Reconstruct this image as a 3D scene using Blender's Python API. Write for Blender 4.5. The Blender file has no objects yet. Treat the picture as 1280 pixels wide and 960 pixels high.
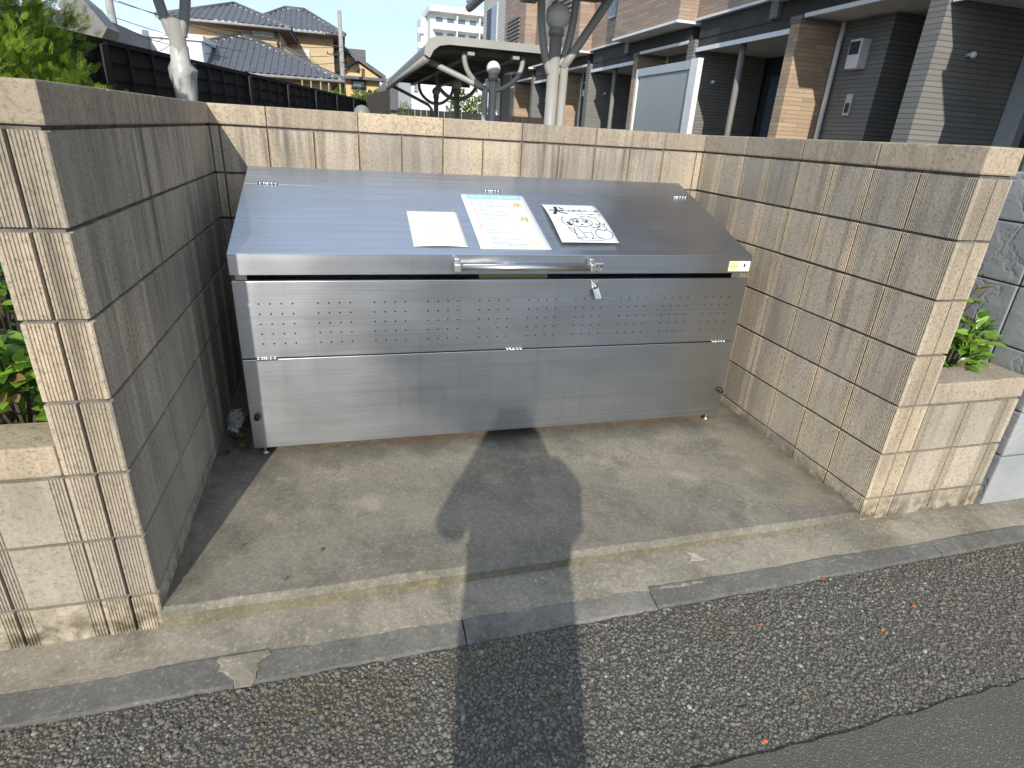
import bpy, bmesh, math, random
import numpy as np
from mathutils import Vector, Matrix
random.seed(7); RNG = np.random.default_rng(7)
S = bpy.context.scene
COL = S.collection
# ------------------------------------------------------------------ camera, sky, sun, exposure
CAM = Vector((0.5752, -3.0569, 1.2465)); YAW, PITCH, ROLL, FPX = 0.28358, -0.40956, 0.06111, 726.0
def cam_axes():
    f = Vector((math.sin(YAW)*math.cos(PITCH), math.cos(YAW)*math.cos(PITCH), math.sin(PITCH)))
    r = Vector((math.cos(YAW), -math.sin(YAW), 0)); u = r.cross(f)
    c, s = math.cos(ROLL), math.sin(ROLL)
    return c*r+s*u, -s*r+c*u, f
CR, CU, CF = cam_axes()
cd = bpy.data.cameras.new('camera'); co = bpy.data.objects.new('camera', cd); COL.objects.link(co)
m3 = Matrix((CR, CU, -CF)).transposed()
co.matrix_world = Matrix.Translation(CAM) @ m3.to_4x4()
cd.sensor_width = 36; cd.lens = 36*FPX/1280; cd.clip_start = 0.02; cd.clip_end = 3000
S.camera = co
SUN = Vector((0.27, 1.0, -0.503)).normalized()          # direction the light travels
W_ = bpy.data.worlds.new('World'); S.world = W_; W_.use_nodes = True
wn = W_.node_tree; bg = wn.nodes['Background']
sky = wn.nodes.new('ShaderNodeTexSky'); sky.sky_type = 'NISHITA'; sky.sun_disc = False
sky.sun_elevation = math.asin(-SUN.z); sky.sun_rotation = math.atan2(-SUN.x, -SUN.y)
sky.air_density = 1.0; sky.dust_density = 0.6; sky.ozone_density = 1.6
wtc = wn.nodes.new('ShaderNodeTexCoord'); wmp = wn.nodes.new('ShaderNodeMapping'); wmp.inputs['Scale'].default_value = (1, 1, 2.6)
wno = wn.nodes.new('ShaderNodeTexNoise'); wno.inputs['Scale'].default_value = 2.3; wno.inputs['Detail'].default_value = 7; wno.inputs['Roughness'].default_value = .55
wcr = wn.nodes.new('ShaderNodeValToRGB'); wcr.color_ramp.elements[0].position = .46; wcr.color_ramp.elements[1].position = .68
wcr.color_ramp.elements[0].color = (0, 0, 0, 1); wcr.color_ramp.elements[1].color = (.6, .6, .6, 1)
wmx = wn.nodes.new('ShaderNodeMix'); wmx.data_type = 'RGBA'; wmx.inputs[7].default_value = (5.0, 5.6, 6.4, 1)
L = wn.links.new
L(wtc.outputs['Generated'], wmp.inputs['Vector']); L(wmp.outputs[0], wno.inputs['Vector']); L(wno.outputs['Fac'], wcr.inputs[0])
whz = wn.nodes.new('ShaderNodeMix'); whz.data_type = 'RGBA'; whz.inputs[0].default_value = .72; whz.inputs[7].default_value = (3.5, 4.5, 6.1, 1)   # even summer haze
L(sky.outputs[0], whz.inputs[6]); L(wcr.outputs[0], wmx.inputs[0]); L(whz.outputs[2], wmx.inputs[6]); L(wmx.outputs[2], bg.inputs['Color'])
bg.inputs['Strength'].default_value = 0.148
sd = bpy.data.lights.new('sun', 'SUN'); sd.energy = 3.5; sd.angle = math.radians(0.55); sd.color = (1, .945, .86)
so = bpy.data.objects.new('sun', sd); COL.objects.link(so); so.rotation_euler = SUN.to_track_quat('-Z', 'Y').to_euler(); so.location = (-3, -9, 8)
S.view_settings.view_transform = 'Standard'; S.view_settings.look = 'None'; S.view_settings.gamma = 1
S.view_settings.use_curve_mapping = False; S.view_settings.exposure = 0.40

# ------------------------------------------------------------------ pixel helpers (photo pixel -> direction; distance from a known plane)
def ray(x, y): return CF + CR*((x-640)/FPX) - CU*((y-480)/FPX)
def onx(x, y, X): d = ray(x, y); return CAM + d*((X-CAM.x)/d.x)
def ony(x, y, Y): d = ray(x, y); return CAM + d*((Y-CAM.y)/d.y)
def onz(x, y, Z): d = ray(x, y); return CAM + d*((Z-CAM.z)/d.z)
# ------------------------------------------------------------------ mesh helpers
class MB:
    def __init__(s): s.v = []; s.f = []; s.smooth = False
    def add(s, vs, fs):
        o = len(s.v); s.v += [tuple(v) for v in vs]; s.f += [tuple(i+o for i in f) for f in fs]; return s
    def box(s, a, b, M=None):
        (x0, y0, z0), (x1, y1, z1) = a, b
        vs = [(x0,y0,z0),(x1,y0,z0),(x1,y1,z0),(x0,y1,z0),(x0,y0,z1),(x1,y0,z1),(x1,y1,z1),(x0,y1,z1)]
        if M is not None: vs = [M @ Vector(v) for v in vs]
        return s.add(vs, [(3,2,1,0),(4,5,6,7),(0,1,5,4),(1,2,6,5),(2,3,7,6),(3,0,4,7)])
    def cbox(s, a, b, c=.004):
        """box with chamfered edges"""
        bm = bmesh.new(); bmesh.ops.create_cube(bm, size=1)
        for v in bm.verts:
            v.co = Vector([(a[i]+b[i])/2 + v.co[i]*(b[i]-a[i]) for i in range(3)])
        bmesh.ops.bevel(bm, geom=list(bm.edges), offset=c, segments=2, affect='EDGES', profile=.6)
        bm.verts.index_update()
        s.add([v.co.copy() for v in bm.verts], [[v.index for v in f.verts] for f in bm.faces]); bm.free(); return s
    def prism(s, poly, ax, a, b):
        """extrude a 2D polygon along axis ax (0,1,2) from a to b; poly coords are the other two axes in order"""
        n = len(poly)
        def P(p, t):
            l = list(p); l.insert(ax, t); return l
        vs = [P(p, a) for p in poly]+[P(p, b) for p in poly]
        fs = [tuple(range(n))[::-1], tuple(range(n, 2*n))]+[(i, (i+1)%n, n+(i+1)%n, n+i) for i in range(n)]
        return s.add(vs, fs)
    def tube(s, pts, r, n=10, cap=True):
        pts = [Vector(p) for p in pts]; rs = r if isinstance(r, (list, tuple)) else [r]*len(pts)
        vs = []; fs = []; pu = None
        for i, p in enumerate(pts):
            t = (pts[min(i+1, len(pts)-1)]-pts[max(i-1, 0)]).normalized()
            if pu is None: pu = t.orthogonal().normalized()
            u = (pu - t*pu.dot(t)).normalized(); pu = u; w = t.cross(u)
            vs += [p+(u*math.cos(2*math.pi*k/n)+w*math.sin(2*math.pi*k/n))*rs[i] for k in range(n)]
        for i in range(len(pts)-1):
            for k in range(n):
                fs.append((i*n+k, i*n+(k+1)%n, (i+1)*n+(k+1)%n, (i+1)*n+k))
        if cap: fs += [tuple(range(n))[::-1], tuple(range((len(pts)-1)*n, len(pts)*n))]
        return s.add(vs, fs)
    def lathe(s, prof, c=(0,0,0), n=20):
        vs = []; fs = []
        for r, z in prof: vs += [(c[0]+r*math.cos(2*math.pi*k/n), c[1]+r*math.sin(2*math.pi*k/n), c[2]+z) for k in range(n)]
        for i in range(len(prof)-1):
            for k in range(n): fs.append((i*n+k, i*n+(k+1)%n, (i+1)*n+(k+1)%n, (i+1)*n+k))
        fs += [tuple(range(n))[::-1], tuple(range((len(prof)-1)*n, len(prof)*n))]
        return s.add(vs, fs)
    def sphere(s, c, r, n=20, m=12, sz=1.0):
        return s.lathe([(max(r*math.sin(math.pi*i/m), r*.02), -r*sz*math.cos(math.pi*i/m)) for i in range(m+1)], c, n)
    def build(s, name, mat, parent=None, smooth=False, loc=None):
        me = bpy.data.meshes.new(name); me.from_pydata(s.v, [], s.f); me.update()
        if smooth: me.polygons.foreach_set('use_smooth', [True]*len(me.polygons))
        o = bpy.data.objects.new(name, me); COL.objects.link(o)
        if mat: me.materials.append(mat)
        if parent: o.parent = parent
        if loc: o.location = loc
        return o
def empty(name, loc=(0,0,0)):
    o = bpy.data.objects.new(name, None); COL.objects.link(o); o.location = loc; o.empty_display_size = .1; return o
def tag(o, label, cat, group=None):
    o['label'] = label; o['category'] = cat
    if group: o['group'] = group
    return o
def struct(o): o['kind'] = 'structure'; return o
def keep(parent, children):
    """parent world-space built meshes under an empty that is not at the origin"""
    for c in children: c.parent = parent; c.location = Vector(c.location)-parent.location
def recenter(o):
    """root at base: moves world-built child meshes so that they stay in place"""
    for c in o.children: c.location = Vector(c.location)-Vector(o.location)
def add_uv(o):
    me = o.data; uv = me.uv_layers.new(name='UVMap'); vs = me.vertices
    for l in me.loops:
        c = vs[l.vertex_index].co; uv.data[l.index].uv = (c.x+.37*c.y, c.z+.2*c.y)
def copy_tree(o, parent=None):
    c = o.copy(); COL.objects.link(c); c.parent = parent
    for ch in list(o.children): copy_tree(ch, c)
    return c
# ------------------------------------------------------------------ materials
def mk(name, base=(.5,.5,.5), rough=.7, metal=0.0):
    m = bpy.data.materials.new(name); m.use_nodes = True; nt = m.node_tree; b = nt.nodes['Principled BSDF']
    b.inputs['Base Color'].default_value = (*base, 1); b.inputs['Roughness'].default_value = rough; b.inputs['Metallic'].default_value = metal
    return m, nt, b
class NT:
    def __init__(s, nt): s.nt = nt
    def n(s, t, **k):
        nd = s.nt.nodes.new('ShaderNode'+t)
        for a, v in k.items():
            if hasattr(nd, a): setattr(nd, a, v)
        return nd
    def pos(s, scale=(1,1,1)):
        g = s.n('NewGeometry'); mp = s.n('Mapping'); mp.inputs['Scale'].default_value = scale
        s.nt.links.new(g.outputs['Position'], mp.inputs['Vector']); return mp.outputs[0]
    def noise(s, vec, scale, detail=4, rough=.55):
        t = s.n('TexNoise'); t.inputs['Scale'].default_value = scale; t.inputs['Detail'].default_value = detail; t.inputs['Roughness'].default_value = rough
        s.nt.links.new(vec, t.inputs['Vector']); return t.outputs['Fac']
    def ramp(s, fac, p0, p1, c0=(0,0,0), c1=(1,1,1)):
        r = s.n('ValToRGB'); e = r.color_ramp.elements; e[0].position = p0; e[1].position = p1; e[0].color = (*c0, 1); e[1].color = (*c1, 1)
        s.nt.links.new(fac, r.inputs[0]); return r.outputs[0]
    def mix(s, fac, a, b, mode='MIX'):
        m = s.n('Mix'); m.data_type = 'RGBA'; m.blend_type = mode
        for sock, v in ((0, fac), (6, a), (7, b)):
            if isinstance(v, (int, float)): m.inputs[sock].default_value = v
            elif isinstance(v, tuple): m.inputs[sock].default_value = (*v, 1)
            else: s.nt.links.new(v, m.inputs[sock])
        return m.outputs[2]
    def math(s, op, a, b=0.0):
        m = s.n('Math'); m.operation = op
        for i, v in enumerate((a, b)):
            if isinstance(v, (int, float)): m.inputs[i].default_value = v
            else: s.nt.links.new(v, m.inputs[i])
        return m.outputs[0]
    def bump(s, h, b, strength=.3, dist=.002, normal=None):
        n = s.n('Bump'); n.inputs['Strength'].default_value = strength; n.inputs['Distance'].default_value = dist
        s.nt.links.new(h, n.inputs['Height'])
        if normal: s.nt.links.new(normal, n.inputs['Normal'])
        s.nt.links.new(n.outputs[0], b.inputs['Normal']); return n.outputs[0]
    def link(s, a, b): s.nt.links.new(a, b)
def simple(name, base, rough=.6, metal=0.0, var=.12, scale=6.0, bump=0.0, bscale=60):
    m, nt, b = mk(name, base, rough, metal); t = NT(nt); p = t.pos()
    f = t.noise(p, scale, 5)
    d = tuple(max(0, c*(1-var*2)) for c in base); l = tuple(min(1, c*(1+var)) for c in base)
    t.link(t.ramp(f, .3, .7, d, l), b.inputs['Base Color'])
    if bump: t.bump(t.noise(p, bscale, 3), b, bump, .002)
    return m
def block_material(name, light, dark, stain, stain_amt=.55, moss=False):
    m, nt, b = mk(name, light, .92); t = NT(nt); p = t.pos(); oi = t.n('ObjectInfo')
    c = t.mix(t.ramp(t.noise(p, 5, 4), .35, .7), light, dark)
    r = t.ramp(oi.outputs['Random'], 0, 1, (.72,.73,.75), (1.12,1.08,1.02))
    c = t.mix(1.0, c, r, 'MULTIPLY')
    gr = t.noise(p, 95, 6, .85)                                # sandy grain with dark pits
    c = t.mix(t.ramp(gr, .40, .485, (.85,.85,.85), (0,0,0)), c, tuple(x*.40 for x in light))
    c = t.mix(t.ramp(gr, .6, .72, (0,0,0), (.35,.35,.35)), c, tuple(min(1, x*1.5) for x in light))
    st = t.noise(t.pos((26, 26, 1.6)), 1, 5, .6)                # rain streaks running down
    big = t.noise(t.pos((2.2, 2.2, 1.1)), 1, 3)
    sep = t.n('SeparateXYZ'); g = t.n('NewGeometry'); t.link(g.outputs['Position'], sep.inputs[0])
    mr = t.n('MapRange'); mr.inputs['From Min'].default_value = .2; mr.inputs['From Max'].default_value = 1.15; mr.inputs['To Min'].default_value = .22; mr.inputs['To Max'].default_value = 1.0
    t.link(sep.outputs['Z'], mr.inputs['Value'])
    fac = t.math('MULTIPLY', t.math('MULTIPLY', t.ramp(st, .43, .65), t.ramp(big, .34, .60)), mr.outputs[0])
    c = t.mix(t.math('MULTIPLY', fac, stain_amt), c, stain)
    # damp green-black foot of the wall
    mr2 = t.n('MapRange'); mr2.inputs['From Min'].default_value = -.09; mr2.inputs['From Max'].default_value = .03; mr2.inputs['To Min'].default_value = .9; mr2.inputs['To Max'].default_value = 0
    t.link(sep.outputs['Z'], mr2.inputs['Value'])
    ff = t.math('MULTIPLY', mr2.outputs[0], t.ramp(t.noise(p, 22, 5), .38, .6))
    c = t.mix(ff, c, (.10,.085,.045))
    t.link(c, b.inputs['Base Color'])
    h = t.math('ADD', gr, t.math('MULTIPLY', t.noise(p, 70, 3), .7))
    t.bump(h, b, .7, .003)
    return m
M_BLOCK = block_material('block_face', (.57,.485,.365), (.47,.402,.305), (.11,.095,.075), .9)
M_PANEL = block_material('block_smooth_face', (.505,.435,.34), (.415,.36,.285), (.10,.09,.072), .95)
M_COPE = block_material('coping_face', (.49,.405,.297), (.39,.325,.243), (.13,.105,.075), .7)
M_MORTAR = simple('mortar', (.15,.14,.12), .95, var=.25, scale=20, bump=.4, bscale=150)
M_SLATE = None
def slate_material():
    m, nt, b = mk('slate_block', (.42,.43,.44), .8); t = NT(nt); p = t.pos()
    c = t.mix(t.ramp(t.noise(p, 3, 5), .35, .65), (.36,.37,.365), (.28,.29,.29))
    c = t.mix(t.ramp(t.noise(p, 1.7, 2), .55, .7), c, (.40,.39,.355))
    vr = t.n('TexVoronoi'); vr.inputs['Scale'].default_value = 4.5; vr.feature = 'DISTANCE_TO_EDGE'
    nz = t.n('TexNoise'); nz.inputs['Scale'].default_value = 5; nz.inputs['Detail'].default_value = 4; t.link(p, nz.inputs['Vector'])
    wob = t.mix(.35, p, nz.outputs['Color']); t.link(wob, vr.inputs['Vector'])
    e = t.ramp(vr.outputs['Distance'], 0, .05)
    t.link(c, b.inputs['Base Color'])
    h = t.math('ADD', t.math('MULTIPLY', t.noise(t.pos((5,5,9)), 1, 6, .6), 1.4), t.math('MULTIPLY', e, .28))
    t.bump(h, b, .5, .012); return m
M_SLATE = slate_material()
def concrete_material(name, a, bcol, dark, warm=(.42,.36,.26), extra=None, tone=False):
    m, nt, b = mk(name, a, .93); t = NT(nt); p = t.pos()
    oi = t.n('ObjectInfo'); c = t.mix(1.0, t.mix(t.ramp(t.noise(p, 2.3, 6, .6), .36, .64), a, bcol), t.ramp(oi.outputs['Random'], 0, 1, (.72,.72,.72), (1.12,1.11,1.08)) if tone else (1.0, 1.0, 1.0), 'MULTIPLY')
    c = t.mix(t.ramp(t.noise(p, 4.5, 6, .7), .47, .68, (0,0,0), (.85,.85,.85)), c, dark)
    c = t.mix(t.ramp(t.noise(p, 7, 4), .58, .75, (0,0,0), (.5,.5,.5)), c, warm)
    g = t.noise(p, 75, 7, .9)
    c = t.mix(t.ramp(g, .38, .48, (.8,.8,.8), (0,0,0)), c, tuple(x*.5 for x in a))
    c = t.mix(t.ramp(g, .54, .62, (0,0,0), (.7,.7,.7)), c, tuple(min(1, x*1.6) for x in a))
    if extra: c = extra(t, p, c)
    t.link(c, b.inputs['Base Color'])
    t.bump(t.math('ADD', g, t.math('MULTIPLY', t.noise(p, 28, 4), .8)), b, .5, .003); return m
def drip_line(t, p, c):
    s = t.n('SeparateXYZ'); t.link(p, s.inputs[0])
    def near(sock, v, w): return t.ramp(t.math('ABSOLUTE', t.math('ADD', sock, -v)), 0, w, (1,1,1), (0,0,0))
    wob = t.math('MULTIPLY', t.noise(p, 5, 3), .10)
    band = t.math('MULTIPLY', near(t.math('ADD', s.outputs[1], wob), -.70, .055), t.ramp(t.noise(p, 26, 5, .7), .42, .56))
    c = t.mix(t.math('MULTIPLY', band, .8), c, (.16,.10,.05))                      # rusty dirt where rain drips off the bin
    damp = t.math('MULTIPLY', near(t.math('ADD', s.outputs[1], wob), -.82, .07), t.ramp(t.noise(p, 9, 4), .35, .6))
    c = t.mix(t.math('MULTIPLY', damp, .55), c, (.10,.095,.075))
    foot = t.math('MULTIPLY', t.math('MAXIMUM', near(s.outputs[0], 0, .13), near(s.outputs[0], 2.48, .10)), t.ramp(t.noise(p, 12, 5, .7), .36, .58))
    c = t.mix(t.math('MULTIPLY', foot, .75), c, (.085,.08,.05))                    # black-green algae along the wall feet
    moss = t.math('MULTIPLY', near(s.outputs[0], 2.32, .14), t.ramp(t.noise(p, 7, 4), .45, .65)); return t.mix(t.math('MULTIPLY', moss, .5), c, (.27,.22,.10))
M_SLAB = concrete_material('slab_concrete', (.245,.214,.163), (.185,.164,.125), (.10,.091,.068), extra=drip_line)
M_APRON = concrete_material('apron_mortar', (.345,.298,.222), (.25,.22,.162), (.13,.116,.08))
M_FACE = concrete_material('slab_edge', (.21,.18,.115), (.15,.13,.085), (.085,.075,.05), (.30,.23,.12))
M_KERB = concrete_material('kerb_stone', (.20,.187,.158), (.145,.137,.117), (.08,.076,.066), (.25,.22,.17), tone=True)
def asphalt_material(name, fine):
    m, nt, b = mk(name, (.05,.05,.05), .95); t = NT(nt); p = t.pos()
    v = t.n('TexVoronoi'); v.inputs['Scale'].default_value = 150 if fine else 95; v.inputs['Randomness'].default_value = 1.0; t.link(p, v.inputs['Vector'])
    sx = t.n('SeparateColor'); t.link(v.outputs['Color'], sx.inputs[0])
    stone = t.ramp(sx.outputs[0], .5 if fine else .1, 1.0, (.112,.10,.082), (.26,.24,.20))
    d = t.ramp(v.outputs['Distance'], .25, .5, (1,1,1), (0,0,0))
    c = t.mix(d, (.105,.094,.076) if fine else (.062,.055,.044), stone)
    c = t.mix(t.ramp(t.noise(p, 1.6, 4), .45, .7, (0,0,0), (.5,.5,.5)), c, (.085,.077,.06))
    t.link(c, b.inputs['Base Color'])
    h = t.math('ADD', t.math('MULTIPLY', d, .6), t.noise(p, 300, 2)); t.bump(h, b, .6, .004); return m
M_ROAD = asphalt_material('road_asphalt', False); M_PATCH = asphalt_material('patch_asphalt', True)
def gravel_material():
    m, nt, b = mk('road_stones', (.1,.1,.1), .88); t = NT(nt); p = t.pos(); g = t.n('NewGeometry')
    r = t.n('ValToRGB'); e = r.color_ramp.elements
    e[0].position = 0; e[0].color = (.085,.079,.068, 1); e[1].position = 1; e[1].color = (.38,.36,.31, 1)
    for q, c in ((.30,(.125,.115,.095)), (.55,(.158,.144,.116)), (.80,(.185,.166,.132)), (.965,(.22,.207,.178))):
        n = e.new(q); n.color = (*c, 1)
    t.link(g.outputs['Random Per Island'], r.inputs[0])
    c = t.mix(t.ramp(t.noise(p, 2.2, 4), .42, .68, (0,0,0), (.6,.6,.6)), r.outputs[0], (.135,.112,.08))
    moss = t.math('MULTIPLY', t.ramp(t.noise(p, 4.5, 4, .6), .52, .66), t.ramp(t.noise(p, 45, 3), .4, .6))
    c = t.mix(t.math('MULTIPLY', moss, .6), c, (.14,.125,.045))
    c = t.mix(t.ramp(t.noise(p, 420, 2), .55, .75, (0,0,0), (.35,.35,.35)), c, (.03,.03,.028))
    t.link(c, b.inputs['Base Color']); return m
M_STONES = gravel_material()
def steel_material(name, rough=.3, bands=True):
    m, nt, b = mk(name, (.60,.60,.595), rough, 1.0); t = NT(nt)
    tg = t.n('Tangent'); tg.direction_type = 'UV_MAP'; t.link(tg.outputs[0], b.inputs['Tangent'])
    b.inputs['Anisotropic'].default_value = .66; b.inputs['Anisotropic Rotation'].default_value = .25
    st = t.noise(t.pos((1.2, 60, 260)), 1, 4, .7)
    if bands:
        c = t.ramp(st, .3, .7, (.44,.462,.492), (.58,.603,.635))
        sm = t.noise(t.pos((3, 3, 1.2)), 1, 5, .6)                       # smears and water marks
        c = t.mix(t.ramp(sm, .52, .72, (0,0,0), (.3,.3,.3)), c, (.45,.45,.45))
        dr = t.math('MULTIPLY', t.ramp(t.noise(t.pos((22, 22, 1.0)), 1, 4, .6), .55, .72), t.ramp(t.noise(t.pos((2, 2, 2)), 1, 3), .45, .65))
        c = t.mix(t.math('MULTIPLY', dr, .45), c, (.30,.29,.27))              # dried water runs
        t.link(c, b.inputs['Base Color'])
        rr = t.math('ADD', t.math('MULTIPLY', t.noise(t.pos((2.5, 6, 6)), 1, 5), .14), rough-.07); t.link(rr, b.inputs['Roughness'])
    g = t.n('NewGeometry'); wv = t.n('TexNoise'); wv.inputs['Scale'].default_value = 1; wv.inputs['Detail'].default_value = 1; t.link(t.pos((3.2, 2.4, 1.1)), wv.inputs['Vector'])
    v1 = t.n('VectorMath'); v1.operation = 'MULTIPLY_ADD'; t.link(wv.outputs['Color'], v1.inputs[0]); v1.inputs[1].default_value = (.16, .06, .06); v1.inputs[2].default_value = (-.08, -.03, -.03)
    v2 = t.n('VectorMath'); v2.operation = 'ADD'; t.link(g.outputs['Normal'], v2.inputs[0]); t.link(v1.outputs[0], v2.inputs[1]); v3 = t.n('VectorMath'); v3.operation = 'NORMALIZE'; t.link(v2.outputs[0], v3.inputs[0])
    t.bump(st, b, .06, .003, v3.outputs[0])
    return m
M_STEEL = steel_material('brushed_steel', .31); M_STEEL2 = simple('polished_steel', (.60,.60,.59), .34, 1.0, var=.05)
M_BLACK = simple('black_rubber', (.012,.012,.013), .45)
M_DARK = simple('dark_interior', (.015,.015,.016), .8)
M_HOLE = simple('hole_shade', (.006,.006,.006), .9)
M_PAPER = simple('white_plate', (.74,.75,.73), .5, var=.03)
M_PAPER2 = simple('cream_paper', (.75,.75,.68), .55, var=.03)
M_INK = simple('black_ink', (.025,.03,.045), .6); M_GREY = simple('grey_ink', (.28,.29,.31), .6); M_GREY2 = simple('pale_grey_ink', (.52,.53,.53), .6)
M_BLUE = simple('sky_blue_ink', (.28,.58,.80), .5, var=.03); M_PINK = simple('pink_ink', (.80,.52,.50), .5); M_YEL = simple('pale_yellow_ink', (.80,.74,.48), .5); M_BRN = simple('ochre_ink', (.30,.20,.06), .5)
M_TAUPE = simple('taupe_metal', (.35,.345,.315), .45, var=.05, scale=3); M_TAUPE_D = simple('carport_sheet', (.20,.19,.165), .6, var=.08)
M_GLOBE = simple('lamp_globe', (.80,.79,.74), .35, var=.03)
M_FENCE = simple('fence_black', (.010,.012,.012), .75, var=.2)
def brick_mat(name, c1, c2, mortar, bw=.23, rh=.052, ms=.004, bias=0.0, offset=.5, rough=.85):
    m, nt, b = mk(name, c1, rough); t = NT(nt); g = t.n('NewGeometry'); s = t.n('SeparateXYZ'); t.link(g.outputs['Position'], s.inputs[0])
    cb = t.n('CombineXYZ'); t.link(t.math('ADD', s.outputs[0], s.outputs[1]), cb.inputs[0]); t.link(s.outputs[2], cb.inputs[1])
    br = t.n('TexBrick'); br.offset = offset; br.inputs['Scale'].default_value = 1; br.inputs['Brick Width'].default_value = bw; br.inputs['Row Height'].default_value = rh
    br.inputs['Mortar Size'].default_value = ms; br.inputs['Bias'].default_value = bias; br.inputs['Mortar Smooth'].default_value = .1
    br.inputs['Color1'].default_value = (*c1, 1); br.inputs['Color2'].default_value = (*c2, 1); br.inputs['Mortar'].default_value = (*mortar, 1)
    t.link(cb.outputs[0], br.inputs['Vector'])
    c = t.mix(t.ramp(t.noise(t.pos(), 3, 4), .4, .7, (0,0,0), (.25,.25,.25)), br.outputs['Color'], tuple(x*.7 for x in c1))
    t.link(c, b.inputs['Base Color'])
    h = t.math('ADD', t.math('MULTIPLY', br.outputs['Fac'], -1.0), t.math('MULTIPLY', t.noise(t.pos(), 90, 3), .3)); t.bump(h, b, .5, .006); return m
M_BRICK = brick_mat('tan_brick', (.50,.36,.23), (.33,.235,.165), (.25,.20,.15), .42, .05, .004)
M_BRICK2 = brick_mat('tan_brick_upper', (.44,.33,.24), (.30,.225,.175), (.24,.19,.155), .42, .05, .004)
M_DTILE = brick_mat('dark_tile', (.23,.22,.20), (.19,.185,.172), (.11,.108,.10), 1.6, .048, .005)
M_DWALL = simple('dark_band', (.052,.050,.047), .8); M_SOFFIT = simple('white_soffit', (.58,.57,.52), .7, var=.06)
M_WHITE = simple('white_trim', (.80,.80,.78), .45, var=.04); M_SILVER = simple('silver_frame', (.52,.54,.55), .4, .3, var=.04)
M_SCREEN = simple('frosted_panel', (.36,.39,.38), .55, var=.04, scale=1.5)
M_DOOR = simple('dark_door', (.035,.035,.036), .5); M_GLASS, _nt, _b = mk('window_glass', (.10,.14,.19), .06); _b.inputs['Specular IOR Level'].default_value = .8
M_SIDING = brick_mat('white_siding', (.60,.585,.53), (.57,.555,.50), (.38,.37,.34), 3.0, .11, .012)
M_CREAM = simple('cream_render', (.56,.43,.26), .85, var=.05); M_ROOF = simple('grey_roof_tile', (.105,.107,.118), .55, var=.15, scale=4)
M_EAVE = simple('brown_eave', (.16,.095,.06), .7); M_CHALK = simple('pale_ridge_plaster', (.48,.45,.38), .8)
M_CREAM2 = simple('yellow_render', (.66,.48,.24), .85, var=.05); M_WALLW = simple('white_render', (.74,.75,.74), .8, var=.04); M_GREYB = simple('grey_cladding', (.16,.16,.165), .7)
M_CONPOLE = simple('concrete_pole', (.33,.32,.30), .85); M_WIRE = simple('black_wire', (.02,.02,.022), .6)
M_BARK = simple('bark', (.09,.065,.045), .9, bump=.5)
def leaf_mat(name, base, tip, trans=.25, rough=.4, island=True, attr=None):
    m, nt, b = mk(name, base, rough); t = NT(nt); g = t.n('NewGeometry'); oi = t.n('ObjectInfo')
    r = g.outputs['Random Per Island'] if island else oi.outputs['Random']
    if attr: an = t.n('Attribute'); an.attribute_name = attr; r = an.outputs['Fac']
    c = t.ramp(r, .1, .95, base, tip); t.link(c, b.inputs['Base Color'])
    tr = t.n('BsdfTranslucent'); t.link(c, tr.inputs['Color']); mx = t.n('MixShader'); mx.inputs[0].default_value = trans
    t.link(b.outputs[0], mx.inputs[1]); t.link(tr.outputs[0], mx.inputs[2])
    t.link(mx.outputs[0], nt.nodes['Material Output'].inputs['Surface']); return m
M_CONIFER = leaf_mat('conifer_leaf', (.07,.13,.013), (.32,.46,.04), .4, .7, attr='tone')
M_LEAF = leaf_mat('glossy_leaf', (.085,.20,.022), (.30,.50,.07), .28, .3, False)
M_LEAF_R = leaf_mat('bronze_leaf', (.20,.13,.05), (.34,.24,.10), .25, .35, False)
M_LEAF_D = leaf_mat('far_leaf', (.06,.11,.02), (.16,.22,.05), .2, .6)
# ------------------------------------------------------------------ ground
def zg(x): return -.1263+.009*max(-4, min(6, x))            # pavement line at the wall foot rises gently to the right
def sheet(name, mat, xs, ys, zf, sub=1):
    mb = MB(); nx = len(xs)
    vs = [(x, y, zf(x, y)) for y in ys for x in xs]
    fs = [(j*nx+i, j*nx+i+1, (j+1)*nx+i+1, (j+1)*nx+i) for j in range(len(ys)-1) for i in range(nx-1)]
    return mb.add(vs, fs).build(name, mat)
struct(MB().add([(-900,-900,-.30),(900,-900,-.30),(900,900,-.30),(-900,900,-.30)], [(0,1,2,3)]).build('ground', simple('soil', (.16,.13,.09), .95)))
XS = [-9,-4,-2]+[i*.25-1.5 for i in range(28)]+[6,9,14]
KF = lambda x: -1.835+.010*max(0, min(3.5, x))              # kerb front line
# coarse worn road
struct(sheet('road', M_ROAD, XS, [-9,-6,-4,-3,-2.6,-2.3,-2.0,-1.86,-1.79], lambda x, y: zg(x)-.024-.02*min(1, max(0, (-1.85-y)))))
def road_z(x, y): return zg(x)-.024-.02*min(1, max(0, (-1.85-y)))
# newer smoother patch of asphalt with a ragged front line
mb = MB(); n = 90; top = []; bot = []
for i in range(n+1):
    x = 1.22+i*(6-1.22)/n; y = -2.30+.006*math.sin(x*3)+.006*random.uniform(-1, 1)
    top.append((x, y, road_z(x, y)+.006)); bot.append((x, -4.5, road_z(x, -4.5)+.006))
vs = top+bot; mb.add(vs, [(n+1+i, n+2+i, i+1, i) for i in range(n)])
struct(mb.build('asphalt_patch', M_PATCH))
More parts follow.
